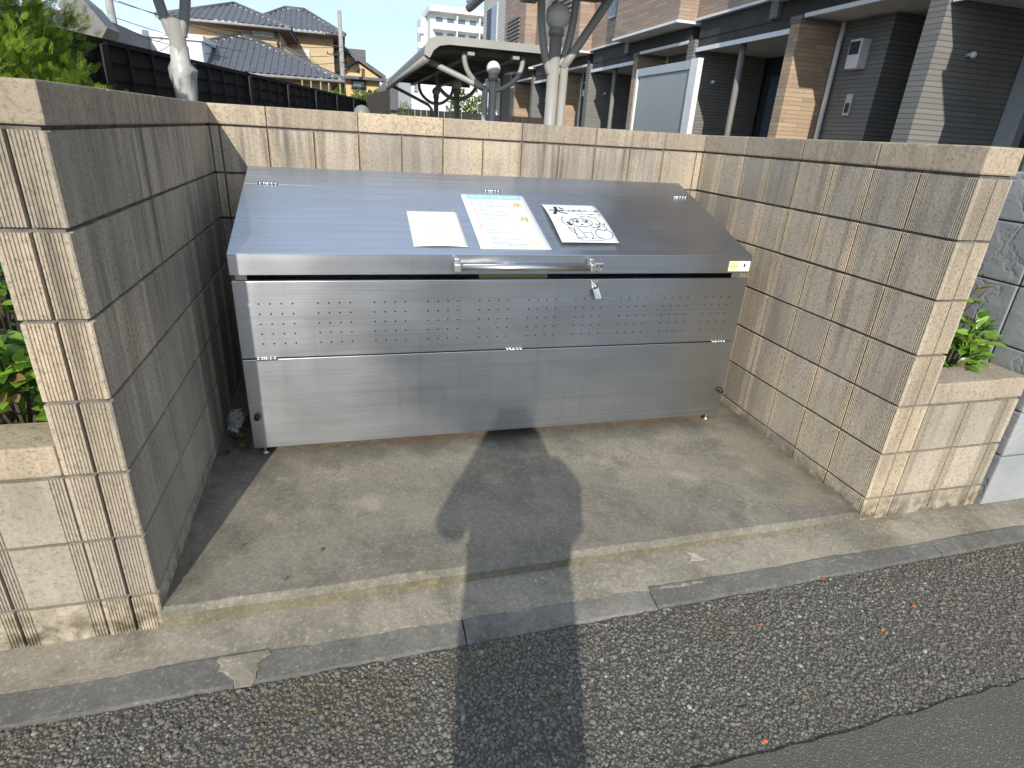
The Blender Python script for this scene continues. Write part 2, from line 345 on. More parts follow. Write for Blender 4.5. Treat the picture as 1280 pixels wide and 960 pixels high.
# loose coarse aggregate proud of the road (uncountable)
def stones(name, pts, rad, mat):
    t = (1+5**.5)/2
    V = np.array([(-1,t,0),(1,t,0),(-1,-t,0),(1,-t,0),(0,-1,t),(0,1,t),(0,-1,-t),(0,1,-t),(t,0,-1),(t,0,1),(-t,0,-1),(-t,0,1)])/math.hypot(1, t)
    F = np.array([(0,11,5),(0,5,1),(0,1,7),(0,7,10),(0,10,11),(1,5,9),(5,11,4),(11,10,2),(10,7,6),(7,1,8),(3,9,4),(3,4,2),(3,2,6),(3,6,8),(3,8,9),(4,9,5),(2,4,11),(6,2,10),(8,6,7),(9,8,1)])
    n = len(pts); A = np.repeat(V[None], n, 0)*RNG.uniform(.62, 1.25, (n, 12, 1))
    A *= np.stack([RNG.uniform(.75, 1.35, n), RNG.uniform(.7, 1.1, n), RNG.uniform(.45, .75, n)], 1)[:, None, :]
    a = RNG.uniform(0, 6.28, n); ca, sa = np.cos(a)[:, None], np.sin(a)[:, None]
    X = A[..., 0]*ca-A[..., 1]*sa; Y = A[..., 0]*sa+A[..., 1]*ca
    tl = RNG.uniform(-.5, .5, (n, 1)); Z = A[..., 2]+X*tl
    P = np.stack([X, Y, Z], 2)*rad[:, None, None]+pts[:, None, :]
    FF = (F[None]+12*np.arange(n)[:, None, None]).reshape(-1, 3)
    me = bpy.data.meshes.new(name); me.vertices.add(n*12); me.vertices.foreach_set('co', P.ravel())
    me.loops.add(FF.size); me.loops.foreach_set('vertex_index', FF.ravel().astype(np.int32))
    me.polygons.add(len(FF)); me.polygons.foreach_set('loop_start', np.arange(0, FF.size, 3).astype(np.int32)); me.polygons.foreach_set('loop_total', np.full(len(FF), 3, np.int32))
    me.update(calc_edges=True); me.materials.append(mat)
    o = bpy.data.objects.new(name, me); COL.objects.link(o); return o
px_, py_ = np.meshgrid(np.arange(-1.1, 4.6, .0077), np.arange(-2.62, -1.80, .0077))
px_ = px_.ravel()+RNG.uniform(-.004, .004, px_.size); py_ = py_.ravel()+RNG.uniform(-.004, .004, py_.size)
kf = -1.835+.010*np.clip(px_, 0, 3.5)
ok = (py_ < kf-.003) & ~((px_ > 1.20) & (py_ < -2.296)) & (py_ > -2.62+.0*px_) & (RNG.uniform(0, 1, px_.size) < .93)
px_, py_ = px_[ok], py_[ok]
rad = np.clip(RNG.lognormal(math.log(.0045), .36, px_.size), .0022, .0105)
pz_ = (-.1263+.009*np.clip(px_, -4, 6))-.024-.02*np.clip(-1.85-py_, 0, 1)+RNG.uniform(-.003, .001, px_.size)
g = stones('road_gravel', np.stack([px_, py_, pz_], 1), rad, M_STONES)
g['kind'] = 'stuff'; g['label'] = 'coarse worn grey aggregate covering the road surface'; g['category'] = 'gravel'
# mortar apron between wall foot and kerb
XA = [-9,-4,-2]+[-1.2+i*.02 for i in range(270)]+[5,9,14]; mb = MB(); jag = 0; vs = []
for x in XA:
    jag = jag*.72+random.uniform(-.0042, .0042)
    e = -1.750+jag+.004*math.sin(x*2.1)
    for y, z in ((e-.0015, -.016), (e, -.0022+random.uniform(-.001, .001)), (e+.03, -.001), (-1.69, .000), (-1.65, .001), (-1.60, .002), (-1.50, .002)): vs.append((x, y, zg(x)+z-.0035*(max(0, -1.60-y)/.15)+.0012*math.sin(x*7.3+y*20)))
mb.add(vs, [(i*7+j, (i+1)*7+j, (i+1)*7+j+1, i*7+j+1) for i in range(len(XA)-1) for j in range(6)]); struct(mb.build('apron', M_APRON))
# kerb stones, each its own piece
kerb = struct(empty('kerb', (0, -1.78, zg(0))))
joints = [-4.0,-2.6,-1.15,.20,.845,1.47,2.66,3.3,4.0,4.7]
for i in range(len(joints)-1):
    a, b_ = joints[i]+.0022, joints[i+1]-.0022
    if i == 2: b_ = .215
    if i == 3: a = .228
    mb = MB(); ns = 14; rows = []
    dz = random.uniform(-.002, .002)
    for k in range(ns+1):
        x = a+(b_-a)*k/ns; z = zg(x)+dz
        w = random.uniform(-.003, .003)
        rows.append([(x, -1.74+w+.004*math.sin(x*9), z-.05), (x, -1.74+w+.004*math.sin(x*9), z-.005), (x, -1.744+w, z-.0045), (x, KF(x)+.006, z-.015), (x, KF(x)+.003*random.uniform(-1, 1), z-.019), (x, KF(x), z-.08)])
    vs = [p for r in rows for p in r]
    fs = [(k*6+j, k*6+j+1, (k+1)*6+j+1, (k+1)*6+j) for k in range(ns) for j in range(5)]+[tuple(range(6))[::-1], tuple(ns*6+j for j in range(6))]
    o = mb.add(vs, [f[::-1] for f in fs]).build('kerb_stone', M_KERB); o.parent = kerb; o.location = -Vector(kerb.location)
# broken mortar fill where two kerb stones part
def kerb_z(x, y): return zg(x)-.0045-.0105*max(0, min(1, (-1.744-y)/.085))
outl = [(.165,-1.752),(.176,-1.766),(.172,-1.780),(.186,-1.792),(.200,-1.802),(.212,-1.818),(.220,-1.836),(.238,-1.842),(.262,-1.838),(.268,-1.822),(.266,-1.806),(.272,-1.790),(.270,-1.776),(.284,-1.764),(.300,-1.752),(.296,-1.738),(.17,-1.738)]
outl = [(x+random.uniform(-.003, .003), y+random.uniform(-.003, .003)) for x, y in outl]; cx, cy = .225, -1.775; mb = MB(); nO = len(outl)
mb.add([(x, y, kerb_z(x, y)-.004) for x, y in outl]+[(x, y, kerb_z(x, y)+.0016) for x, y in outl]+[(cx+(x-cx)*.85, cy+(y-cy)*.85, kerb_z(cx+(x-cx)*.85, cy+(y-cy)*.85)+.003) for x, y in outl]+[(cx, cy, kerb_z(cx, cy)+.004)],
       [(i, (i+1)%nO, nO+(i+1)%nO, nO+i) for i in range(nO)]+[(nO+i, nO+(i+1)%nO, 2*nO+(i+1)%nO, 2*nO+i) for i in range(nO)]+[(2*nO+i, 2*nO+(i+1)%nO, 3*nO) for i in range(nO)])
o = mb.build('mortar_fill', M_APRON); o.parent = kerb; o.location = -Vector(kerb.location)
# concrete slab of the bay
W, DL, DR = 2.4825, 1.5971, 1.5818
def slab_z(x, y):
    f = -.0632-.003*x; k = max(0, min(1, (y+1.59)/.75)); return f+(-.040-f)*k
mb = MB(); ys = [-1.606,-1.602,-1.584,-1.4,-1.2,-1.0,-.85,-.7,-.3,.02]; xs = [-.002+i*(W+.004)/24 for i in range(25)]
vs = []
for j, y in enumerate(ys):
    for x in xs:
        yy = y+(.0012*math.sin(x*11)+.0015*math.sin(x*43)+.0012*math.sin(x*97) if j < 3 else 0)+.015*x/W
        vs.append((x, yy, {0: zg(x)-.04, 1: slab_z(x, -1.59)-.018}.get(j, slab_z(x, y)) + (.0015*math.sin(x*17+j) if j in (1, 2) else 0)))
fs = [(j*25+i, j*25+i+1, (j+1)*25+i+1, (j+1)*25+i) for j in range(len(ys)-1) for i in range(24)]
so_ = struct(mb.add(vs, fs).build('concrete_slab', M_SLAB)); so_.data.materials.append(M_FACE)
for p in so_.data.polygons:
    if p.index < 24: p.material_index = 1
# parking ground behind
struct(MB().add([(-9,.2,-.135),(14,.2,-.135),(14,60,-.135),(-9,60,-.135)], [(0,1,2,3)]).build('parking_ground', simple('parking_asphalt', (.06,.058,.055), .95, bump=.4)))
# ------------------------------------------------------------------ block walls
T = .14
def panel(s0, w, full=False):
    p = [(s0+.0006, .012), (s0+.0032, .012), (s0+.0045, .0)]; q = [(s0+w-.0045, .0), (s0+w-.0032, .012), (s0+w-.0006, .012)]
    P_ = .0076
    def ribs(a, n):
        out = []
        for k in range(n): b = a+k*P_; out += [(b+.0012, 0), (b+.0024, .0034), (b+.0050, .0034), (b+.0062, 0)]
        return out
    if full: p += ribs(s0+.006, int((w-.012)/P_))
    elif w > .15: p += ribs(s0+.006, 4)+ribs(s0+w-.006-4*P_, 4)
    elif w > .06: p += ribs(s0+.006, 4)
    return p+q
_cache = {}
def block_mesh(widths, h, end0=False, end1=False, clean=False):
    key = (tuple(widths), round(h, 4), end0, end1, clean)
    if key in _cache: return _cache[key]
    pts = []; s = 0
    for w in widths: pts += panel(s, w); s += w
    pts = [(x, d) for x, d in pts]
    if end1:   # ribbed end at s = total
        pts = [p for p in pts if p[0] < s-.0045]+[(s-.004, 0), (s, .004)]
        e = panel(.004, T/2-.004, True)[3:]+panel(T/2, T/2-.004, True)[:-3]
        pts += [(s-d, y) for y, d in e]+[(s, T-.004), (s-.004, T)]
    else: pts += [(s-.0006, T)]
    if end0:
        pts = [p for p in pts if p[0] > .0045]
        e = panel(.004, T/2-.004, True)[3:]+panel(T/2, T/2-.004, True)[:-3]
        pts += [(.004, T), (0, T-.004)]+[(d, y) for y, d in reversed(e)]+[(0, .004), (.004, 0)]
    else: pts += [(.0006, T)]
    mb = MB(); mb.prism(pts, 2, 0, h)
    me = bpy.data.meshes.new('block'); me.from_pydata(mb.v, [], mb.f); me.update(); me.materials.append(M_BLOCK); me.materials.append(M_PANEL)
    for p in me.polygons:
        if p.normal.y < -.9 and p.area > .008 and not clean: p.material_index = 1
    _cache[key] = me; return me
_ccache = {}
def cope_mesh(Lc):
    k = round(Lc, 4)
    if k not in _ccache:
        mb = MB(); mb.cbox((.0012, -.004, 0), (Lc-.0012, T+.004, .083), .006)
        me = bpy.data.meshes.new('coping_block'); me.from_pydata(mb.v, [], mb.f); me.update(); me.materials.append(M_COPE); _ccache[k] = me
    return _ccache[k]
def wall_run(root, origin, rz, lay, courses, z0, ztop, cope, end0=False, end1=False, cope_z=None, clean=False):
    """lay: list of width lists (one per block) along local +x; face towards local -y"""
    total = sum(sum(l) for l in lay)
    c, s = math.cos(rz), math.sin(rz)
    def loc(a, z, d=0): return (origin[0]+a*c-d*s, origin[1]+a*s+d*c, z)
    M = Matrix.Translation(Vector((origin[0], origin[1], 0))) @ Matrix.Rotation(rz, 4, 'Z')
    core = MB(); i0 = .012 if end0 else .0; i1 = .012 if end1 else .0
    core.box((i0, .011, z0-.03), (total-i1, T-.011, ztop-.006), M)
    core = core.build('mortar_core', M_MORTAR); core.parent = root; core.location = -Vector(root.location)
    for k in courses:
        a = 0
        for bi, l in enumerate(lay):
            zb, h = (k*.2+.0052, .1896) if k >= 0 else (-.135, .1298)
            me = block_mesh(l, h, end0 and bi == 0, end1 and bi == len(lay)-1, clean)
            o = bpy.data.objects.new('block', me); COL.objects.link(o); o.parent = core
            o.location = Vector(loc(a, zb+random.uniform(-.0008, .0008), random.uniform(-.0008, .0012))); o.rotation_euler[2] = rz
            a += sum(l)
    a = 0
    for l in cope:
        o = bpy.data.objects.new('coping_block', cope_mesh(l)); COL.objects.link(o); o.parent = core
        o.location = Vector(loc(a, cope_z+.0045, random.uniform(-.001, .001))); o.rotation_euler[2] = rz; a += l
    return core
bw = tag(empty('block_wall', (1.24, 0, -.13)), 'tall beige ribbed concrete block wall standing round three sides of steel bin', 'wall')
C6 = [-1,0,1,2,3,4,5]
wall_run(bw, (0, -DL), math.pi/2, [[.2,.2]]*4+[[.137]], C6, -.13, 1.285, [.4,.4,.4,.397+.14], end0=True, cope_z=1.2)
wall_run(bw, (.001, 0), 0, [[.04,.2]]+[[.2,.2]]*5+[[.2,.0405]], C6, -.13, 1.285, [.24,.4,.4,.4,.4,.4,.2405], cope_z=1.2)
wall_run(bw, (W, .137), -math.pi/2, [[.137],[.17,.2],[.2,.2],[.2,.2],[.2,.2118]], C6, -.13, 1.285, [.14,.37,.4,.4,.4088], end1=True, cope_z=1.2)
pl = tag(empty('planter_wall', (-1.2, -DL, -.13)), 'low beige block planter wall with tan coping, holding bronze tipped shrubs', 'wall')
wall_run(pl, (-.1395-2.4, -DL), 0, [[.2,.2]]*6, [-1,0,1], -.13, .485, [.4]*6, cope_z=.4, clean=True)
pr_ = tag(empty('planter_wall', (2.85, -DR, -.13)), 'low beige block planter wall with tan coping against grey slate wall', 'wall')
wall_run(pr_, (W+T+.0005, -DR), 0, [[.2,.2],[.0615]], [-1,0,1], -.13, .485, [.3215], cope_z=.4, clean=True)
# side coping that runs back along the slate wall
wall_run(pr_, (W+T+.0005+.4615-.14+.001, -DR+T*0+1.3), -math.pi/2, [[.2,.2]]*2+[[.2,.1585]], [-1,0,1], -.13, .485, [.4,.4,.4985], cope_z=.4)
# planter soil
struct(MB().box((-2.5,-DL+T,-.12), (-.14,.8,.36)).build('planter_soil', simple('dark_soil', (.045,.035,.025), 1, bump=.6)))
struct(MB().box((W+T+.002,-DR+T,-.12), (2.94,.3,.36)).build('planter_soil', bpy.data.materials['dark_soil']))
# neighbour's slate pattern wall
sw = tag(empty('slate_wall', (3.3, -.6, -.13)), 'grey slate textured block wall at the end of the planter', 'wall')
core = MB().box((3.125,-1.565,-.15), (4.9,-1.41,1.2)).box((3.125,-1.41,-.15), (3.27,2.2,1.2)).build('mortar_core', M_MORTAR); core.parent = sw; core.location = -Vector(sw.location)
zz = [-.13,.135,.335,.565,.80,1.03,1.215]
for i in range(len(zz)-1):
    za, zb = zz[i]+.003, zz[i+1]-.003
    x = 3.110; k = 0; cuts = [3.110, 3.40+.17*(i%2), 3.95+.1*(i%2), 4.5, 4.9]
    for a, b_ in zip(cuts[:-1], cuts[1:]):
        o = MB().cbox((a+.002, -1.592, za), (b_-.002, -1.40, zb), .006).build('slate_block', M_SLATE); o.parent = core
    cuts = [-1.397, -1.02+.18*(i%2), -.55+.14*(i%2), 0, .6, 1.2, 2.2]
    for a, b_ in zip(cuts[:-1], cuts[1:]):
        o = MB().cbox((3.110, a+.002, za), (3.285, b_-.002, zb), .006).build('slate_block', M_SLATE); o.parent = core
# ------------------------------------------------------------------ steel bin
def child(mb, name, mat, root, smooth=False, uv=False):
    o = mb.build(name, mat, None, smooth)
    if uv: add_uv(o)
    o.parent = root
    if root.type == 'EMPTY': o.location = -Vector(root.location)
    return o
bn = tag(empty('refuse_bin', (1.23, -.5, -.04)), 'long brushed stainless steel refuse collection bin with sloping lid and perforated front', 'refuse bin')
BX0, BX1, BY = .157, 2.306, -.823
LX0, LX1 = .165, 2.268
side = [(-.805,.03),(-.06,.03),(-.06,1.0),(-.16,1.035),(-.335,.972),(-.815,.725),(-.805,.69)]
for x in (LX0+.006, LX1-.009):
    child(MB().prism(side, 0, x, x+.003), 'side_panel', M_STEEL, bn, uv=True)
child(MB().box((LX0+.010,-.064,.03), (LX1-.010,-.061,1.0)), 'back_panel', M_STEEL, bn, uv=True)
child(MB().box((LX0+.010,-.80,.030), (LX1-.010,-.065,.034)), 'floor_panel', M_STEEL, bn, uv=True)
# front doors: lower plain panel, upper perforated panel (folded sheet with returns)
def folded(x0, x1, z0, z1, y, d=.02):
    return MB().cbox((x0, y, z0), (x1, y+d, z1), .0025)
lo = child(folded(BX0, BX1, .012, .3955, BY), 'lower_panel', M_STEEL, bn, uv=True)
# the perforated panel carries discs painted dark for the shade in its holes
up = child(folded(BX0, BX1, .4005, .6985, BY), 'perforated_panel', M_STEEL, bn, uv=True)
hm = MB()
for gi in range(10):
    for cx in range(4):
        for rz in range(5):
            x = .2395+gi*.2075+cx*.0393; z = .6135-rz*.0388
            pts = [(x+.0033*math.cos(a*math.pi/4), z+.0033*math.sin(a*math.pi/4)) for a in range(8)]
            hm.prism(pts, 1, BY-.0006, BY+.001)
ho = child(hm, 'vent_hole_discs', M_HOLE, up); ho['kind'] = 'stuff'
for x in (.209, 1.189, 2.183):
    h = child(MB().tube([(x, BY-.004, .398), (x+.075, BY-.004, .398)], .0045, 8), 'hinge', M_STEEL2, bn, True)
    k = MB()
    for q in range(5): k.tube([(x+.002+q*.015, BY-.004, .398), (x+.0125+q*.015, BY-.004, .398)], .0058, 8)
    child(k, 'hinge_knuckle', M_STEEL2, h, True)
# lid
LY, LZ0, LZ1, HY, HZ, TY, TZ = -.872, .7332, .808, -.3315, .9878, -.1552, 1.0444
lid = child(MB().prism([(LY, LZ0), (LY+.004, LZ0), (LY+.004, LZ1-.006), (HY-.001, HZ-.0035), (HY-.001, HZ), (LY+.003, LZ1+.0005), (LY, LZ1-.002)], 0, LX0, LX1), 'lid', M_STEEL, bn, uv=True)
for x in (LX0, LX1-.003):
    child(MB().prism([(LY+.004, LZ0), (LY+.02, LZ0), (HY-.02, HZ-.045), (HY-.002, HZ-.004), (LY+.004, LZ1-.006)], 0, x, x+.003), 'lid_return', M_STEEL, lid, uv=True)
child(MB().prism([(HY+.002, HZ-.004), (HY+.002, HZ+.0005), (TY, TZ), (-.055, 1.0), (-.055, .99), (TY-.002, TZ-.006)], 0, LX0, LX1), 'fixed_top', M_STEEL, bn, uv=True)
for x in (.221, 1.18, 2.15):
    h = child(MB().tube([(x, HY, HZ+.004), (x+.076, HY, HZ+.004)], .0045, 8), 'hinge', M_STEEL2, lid, True)
    k = MB()
    for q in range(5): k.tube([(x+.002+q*.0152, HY, HZ+.004), (x+.0125+q*.0152, HY, HZ+.004)], .006, 8)
    child(k, 'hinge_knuckle', M_STEEL2, h, True)
# handle bar on the lip with its two cast brackets
hb = child(MB().tube([(.965, LY-.036, .766), (1.497, LY-.036, .764)], .0125, 16), 'handle', M_STEEL2, lid, True)
for x in (.952, 1.497):
    br = MB(); br.cbox((x-.004, LY-.052, .748), (x+.022, LY-.022, .783), .006).cbox((x-.002, LY-.03, .752), (x+.02, LY-.0005, .800), .005)
    br.tube([(x+.008, LY-.004, .792), (x+.008, LY-.012, .792)], .006, 8)
    child(br, 'bracket', simple('cast_bracket', (.42,.41,.39), .4, .8) if 'cast_bracket' not in bpy.data.materials else bpy.data.materials['cast_bracket'], hb)
mb = MB(); mb.cbox((1.528, LY-.004, .747), (1.570, LY-.0005, .777), .0035)
kp = child(mb, 'keeper_plate', M_STEEL2, lid)
for x in (1.539, 1.559): child(MB().tube([(x, LY-.0045, .764), (x, LY-.0055, .764)], .0045, 8), 'screw', M_BLACK, kp)
child(MB().tube([(1.536, LY-.006, .752), (1.545, LY-.016, .748), (1.556, LY-.016, .748), (1.562, LY-.006, .752)], .0025, 6), 'loop', M_STEEL2, kp)
la = child(MB().cbox((1.541, BY-.006, .655), (1.577, BY-.0005, .694), .003), 'latch', M_STEEL2, bn)
child(MB().tube([(1.559, BY-.006, .672), (1.559, BY-.022, .672)], .010, 12), 'lock_cylinder', M_STEEL2, la, True)
child(MB().add([(1.545,BY-.010,.672),(1.573,BY-.010,.672),(1.588,BY-.030,.622),(1.560,BY-.032,.622),(1.545,BY-.006,.672),(1.573,BY-.006,.672),(1.588,BY-.026,.622),(1.560,BY-.028,.622)],
      [(0,1,2,3),(7,6,5,4),(0,4,5,1),(1,5,6,2),(2,6,7,3),(3,7,4,0)]), 'lever', M_STEEL2, la)
# maker's sticker on the lip: yellow half and white half with a small mark
stk = child(MB().box((2.158, LY-.0012, .741), (2.264, LY-.0004, .785)), 'sticker', M_PAPER, lid)
child(MB().box((2.160, LY-.0018, .743), (2.207, LY-.0013, .783)), 'yellow_field', simple('yellow_sticker', (.78,.70,.30), .5), stk)
k = MB(); k.prism([(2.232,.760),(2.240,.760),(2.240,.771),(2.236,.776),(2.232,.771)], 1, LY-.0018, LY-.0013); child(k, 'mark', M_INK, stk)
k = MB()
for q in range(4): k.box((2.166+q*.009, LY-.0023, .757+.002*(q%2)), (2.172+q*.009, LY-.0019, .765))
child(k, 'print', M_GREY, stk)
for x, z in ((.186,.156), (2.283,.146)):
    child(MB().tube([(x, BY-.0005, z), (x, BY-.014, z), (x, BY-.022, z)], [.0125,.0125,.010], 14), 'rubber_stop', M_BLACK, bn, True)
for x in (.19, 2.28):
    for y in (-.765, -.12):
        zf = slab_z(x, y); child(MB().lathe([(.020,0),(.020,.006),(.007,.010),(.007,.07)], (x, y, zf), 12), 'foot', M_STEEL2, bn, True)
child(MB().box((1.07,-.79,.655), (1.36,-.785,.74)), 'inner_strip', simple('olive_strip', (.30,.27,.15), .8), bn)  # plain strip standing in for yellowish contents glimpsed through the lid gap
for x in (LX0+.009, LX1-.045): child(MB().box((x,-.815,.70), (x+.036,-.80,.725)), 'lid_stop', M_STEEL2, bn)
# ------------------------------------------------------------------ notices on the lid (surface coordinates u across, v down the slope from the top edge)
SL = Vector((0, LY-HY, LZ1-HZ)).normalized(); NRM = Vector((1,0,0)).cross(SL); NRM = NRM if NRM.z > 0 else -NRM
def lidpt(x, y, off): # y world, on the lid plane
    k = (y-HY)/(LY-HY); return Vector((x, HY, HZ))+(Vector((0, LY, LZ1))-Vector((0, HY, HZ)))*k+NRM*off
class Plate:
    def __init__(s, x0, y0, w, h, lift, skew=0.0): s.x0, s.y0, s.w, s.h, s.lift, s.skew = x0, y0, w, h, lift, skew
    def P(s, u, v, off=0.0):     # u, v in metres
        b = lidpt(s.x0+u+s.skew*v, s.y0, 0)+SL*v
        return b+NRM*(s.lift(u/s.w, v/s.h)+off)
    def sheet(s, name, mat, root=None, th=.0016, nu=12, nv=28):
        vs = [s.P(s.w*i/nu, s.h*j/nv, th) for j in range(nv+1) for i in range(nu+1)]+[s.P(s.w*i/nu, s.h*j/nv, 0) for j in range(nv+1) for i in range(nu+1)]
        N = (nu+1)*(nv+1); q = lambda i, j: j*(nu+1)+i
        fs = [(q(i,j+1), q(i+1,j+1), q(i+1,j), q(i,j)) for j in range(nv) for i in range(nu)]
        fs += [tuple(N+k for k in f[::-1]) for f in fs]
        for i in range(nu): fs += [(q(i,0), q(i+1,0), N+q(i+1,0), N+q(i,0)), (N+q(i,nv), N+q(i+1,nv), q(i+1,nv), q(i,nv))]
        for j in range(nv): fs += [(q(0,j+1), q(0,j), N+q(0,j), N+q(0,j+1)), (N+q(nu,j+1), N+q(nu,j), q(nu,j), q(nu,j+1))]
        return MB().add(vs, fs).build(name, mat, root, True)
    def flat(s, mb, pts2, off): mb.add([s.P(u, v, off) for u, v in pts2], [tuple(range(len(pts2)))])
    def rect(s, mb, u0, v0, u1, v1, off=.0022, n=4):
        for k in range(n): 
            a, b = v0+(v1-v0)*k/n, v0+(v1-v0)*(k+1)/n
            s.flat(mb, [(u0,b),(u1,b),(u1,a),(u0,a)], off)
    def stroke(s, mb, pts, wd, off=.0024):
        for (a, b), (c, d) in zip(pts[:-1], pts[1:]):
            dx, dy = c-a, d-b; l = math.hypot(dx, dy) or 1e-6; nx, ny = -dy/l*wd/2, dx/l*wd/2; ex, ey = dx/l*wd*.3, dy/l*wd*.3
            s.flat(mb, [(a-ex+nx,b-ey+ny),(c+ex+nx,d+ey+ny),(c+ex-nx,d+ey-ny),(a-ex-nx,b-ey-ny)], off)
    def text(s, mb, body, u, v, size, off=.0024, align='LEFT'):
        d = bpy.data.curves.new('lettering', 'FONT'); d.body = body; d.size = size; d.align_x = align; d.resolution_u = 2
        o = bpy.data.objects.new('lettering', d); COL.objects.link(o)
        dg = bpy.context.evaluated_depsgraph_get(); me = bpy.data.meshes.new_from_object(o.evaluated_get(dg))
        vs = [s.P(u+p.co.x, v-p.co.y, off) for p in me.vertices]; fs = [tuple(p.vertices) for p in me.polygons]
        if vs: mb.add(vs, fs)
        bpy.data.objects.remove(o); bpy.data.curves.remove(d); bpy.data.meshes.remove(me)
def ell(cu, cv, ru, rv, a0=0, a1=360, n=20): return [(cu+ru*math.cos(math.radians(a0+(a1-a0)*k/n)), cv+rv*math.sin(math.radians(a0+(a1-a0)*k/n))) for k in range(n+1)]
# 1: plain notice sheet with faint print
pa = Plate(.808, -.538, .208, .297, lambda u, v: .0012+.004*max(0, v-.75)**1.5*8*(1-abs(2*u-1)**2))
n1 = pa.sheet('notice_sheet', M_PAPER2); tag(n1, 'small plain cream notice sheet with faint grey print on bin lid', 'notice')
ik = MB()
for j, v in enumerate([.052,.066,.084,.1,.115,.135,.146,.165,.177,.189,.2,.212,.236,.246]):
    u = .05+.01*random.random()+(.05 if j in (3, 4) else 0)+(.06 if j > 11 else 0); e = .165-.02*random.random()-(.05 if j in (0, 3) else 0)
    while u < e:
        l = random.uniform(.003, .009); pa.rect(ik, u, v, u+l, v+random.uniform(.003, .0045), .0021, 1); u += l+random.uniform(.0015, .006)
o = ik.build('print', M_GREY2, n1)
# 2: collection-day schedule
pb = Plate(1.064, -.367, .290, .492, lambda u, v: .0012)
n2 = pb.sheet('schedule_board', M_PAPER); tag(n2, 'large white collection schedule board with sky blue heading on bin lid', 'notice')
k = MB(); pb.rect(k, .022, .014, .272, .052, .0021); k.build('heading_band', M_BLUE, n2)
k = MB(); pb.text(k, '家庭ごみ集積所', .147, .043, .032, .0026, 'CENTER'); k.build('heading_lettering', M_PAPER, n2)
for u0, v0, u1, v1 in [(.215,.075,.262,.128),(.215,.215,.262,.262),(.215,.435,.262,.462)]: k = MB(); pb.rect(k, u0, v0, u1, v1, .0021); k.build('day_field', M_YEL, n2)
for ch, v, z in (('水', .120, .046), ('月', .256, .042)): k = MB(); pb.text(k, ch, .2385, v, z, .0026, 'CENTER'); k.build('day_lettering', M_BRN, n2)
k = MB()
for v0, v1 in ((.066,.118), (.142,.205), (.218,.325)):
    v = v0
    while v < v1: pb.rect(k, .030, v, .043, v+.010, .0021, 1); v += .0145
k.build('pink_print', M_PINK, n2)['kind'] = 'stuff'
k = MB()
for v in (.135,.210,.345,.375,.425,.468): pb.rect(k, .022, v, .272, v+.0008, .0021, 1)
pb.rect(k, .022, .058, .0228, .48, .0021); pb.rect(k, .272, .058, .2728, .48, .0021); pb.rect(k, .05, .058, .0506, .345, .0021); pb.rect(k, .168, .135, .1686, .425, .0021); pb.rect(k, .205, .058, .2056, .425, .0021)
def row(u, e, v, hgt, gap=.004):
    while u < e:
        l = random.uniform(.003, .009); pb.rect(k, u, v, u+l, v+hgt*random.uniform(.7, 1), .0022, 1); u += l+random.uniform(.4, 1.4)*gap
for v, e in ((.068,.12),(.085,.12),(.102,.13),(.118,.16),(.148,.09),(.166,.16),(.185,.09),(.200,.165),(.235,.14),(.255,.15),(.275,.15),(.30,.15),(.33,.10),(.36,.20),(.395,.12),(.41,.2),(.44,.13),(.452,.2),(.475,.26)): row(.056, e, v, .006)
for v in (.09,.105,.12,.17,.19,.25,.27,.30): row(.172, .20, v, .005)
pb.rect(k, .125, .076, .133, .085, .0023, 1)
k.build('fine_print', M_GREY, n2)
# 3: curled dog-owner manners plate with line drawing
pc = Plate(1.418, -.452, .252, .365, lambda u, v: .004+.016*math.sin(math.pi*min(1, v*1.02)**.8)*.9+.010*v*v, skew=-.03)
n3 = pc.sheet('dog_manners_plate', M_PAPER); tag(n3, 'curled white plate with line drawing of a dog carrying a bag, on bin lid', 'notice')
k = MB()
pc.stroke(k, [(.018,.085),(.083,.088)], .010); pc.stroke(k, [(.052,.045),(.049,.085),(.030,.125)], .015); pc.stroke(k, [(.055,.100),(.088,.122)], .009); pc.stroke(k, [(.070,.052),(.082,.070)], .010)
pc.text(k, 'は家族の一員。', .090, .098, .0265)
pc.text(k, 'マナーは飼い主が', .130, .132, .0165); pc.text(k, '守りましょう！', .138, .156, .0165)
k.build('lettering', M_INK, n3)
k = MB(); wd = .0032
for pts in (ell(.128,.205,.052,.038,0,360,30), ell(.070,.190,.024,.040,-40,250,18), ell(.188,.200,.026,.048,-110,170,18), ell(.110,.190,.010,.018), ell(.152,.190,.010,.018), ell(.128,.235,.020,.006,20,160,8),
            [(.085,.245),(.080,.285),(.078,.335),(.10,.34)], [(.098,.245),(.112,.285),(.118,.325)], [(.085,.305),(.064,.272),(.058,.250),(.068,.246),(.080,.275)], [(.118,.29),(.150,.284),(.153,.315),(.14,.338)],
            ell(.105,.338,.026,.012,180,360,12), ell(.165,.340,.024,.010,180,360,12), [(.08,.349),(.19,.349)], [(.150,.252),(.205,.243)], [(.152,.270),(.205,.262)], ell(.212,.252,.020,.020), [(.200,.232),(.192,.212),(.206,.220),(.216,.206),(.224,.220),(.236,.212),(.226,.236)], ell(.206,.300,.038,.040,-75,255,28)):
    pc.stroke(k, pts, wd)
for cu in (.112,.154): pc.flat(k, ell(cu, .194, .005, .010, 0, 360, 10)[:-1][::-1], .0026)
pc.flat(k, ell(.128,.222,.007,.005,0,360,10)[:-1][::-1], .0026); pc.stroke(k, [(.066,.205),(.078,.228)], .012)
k.build('dog_drawing', M_INK, n3)
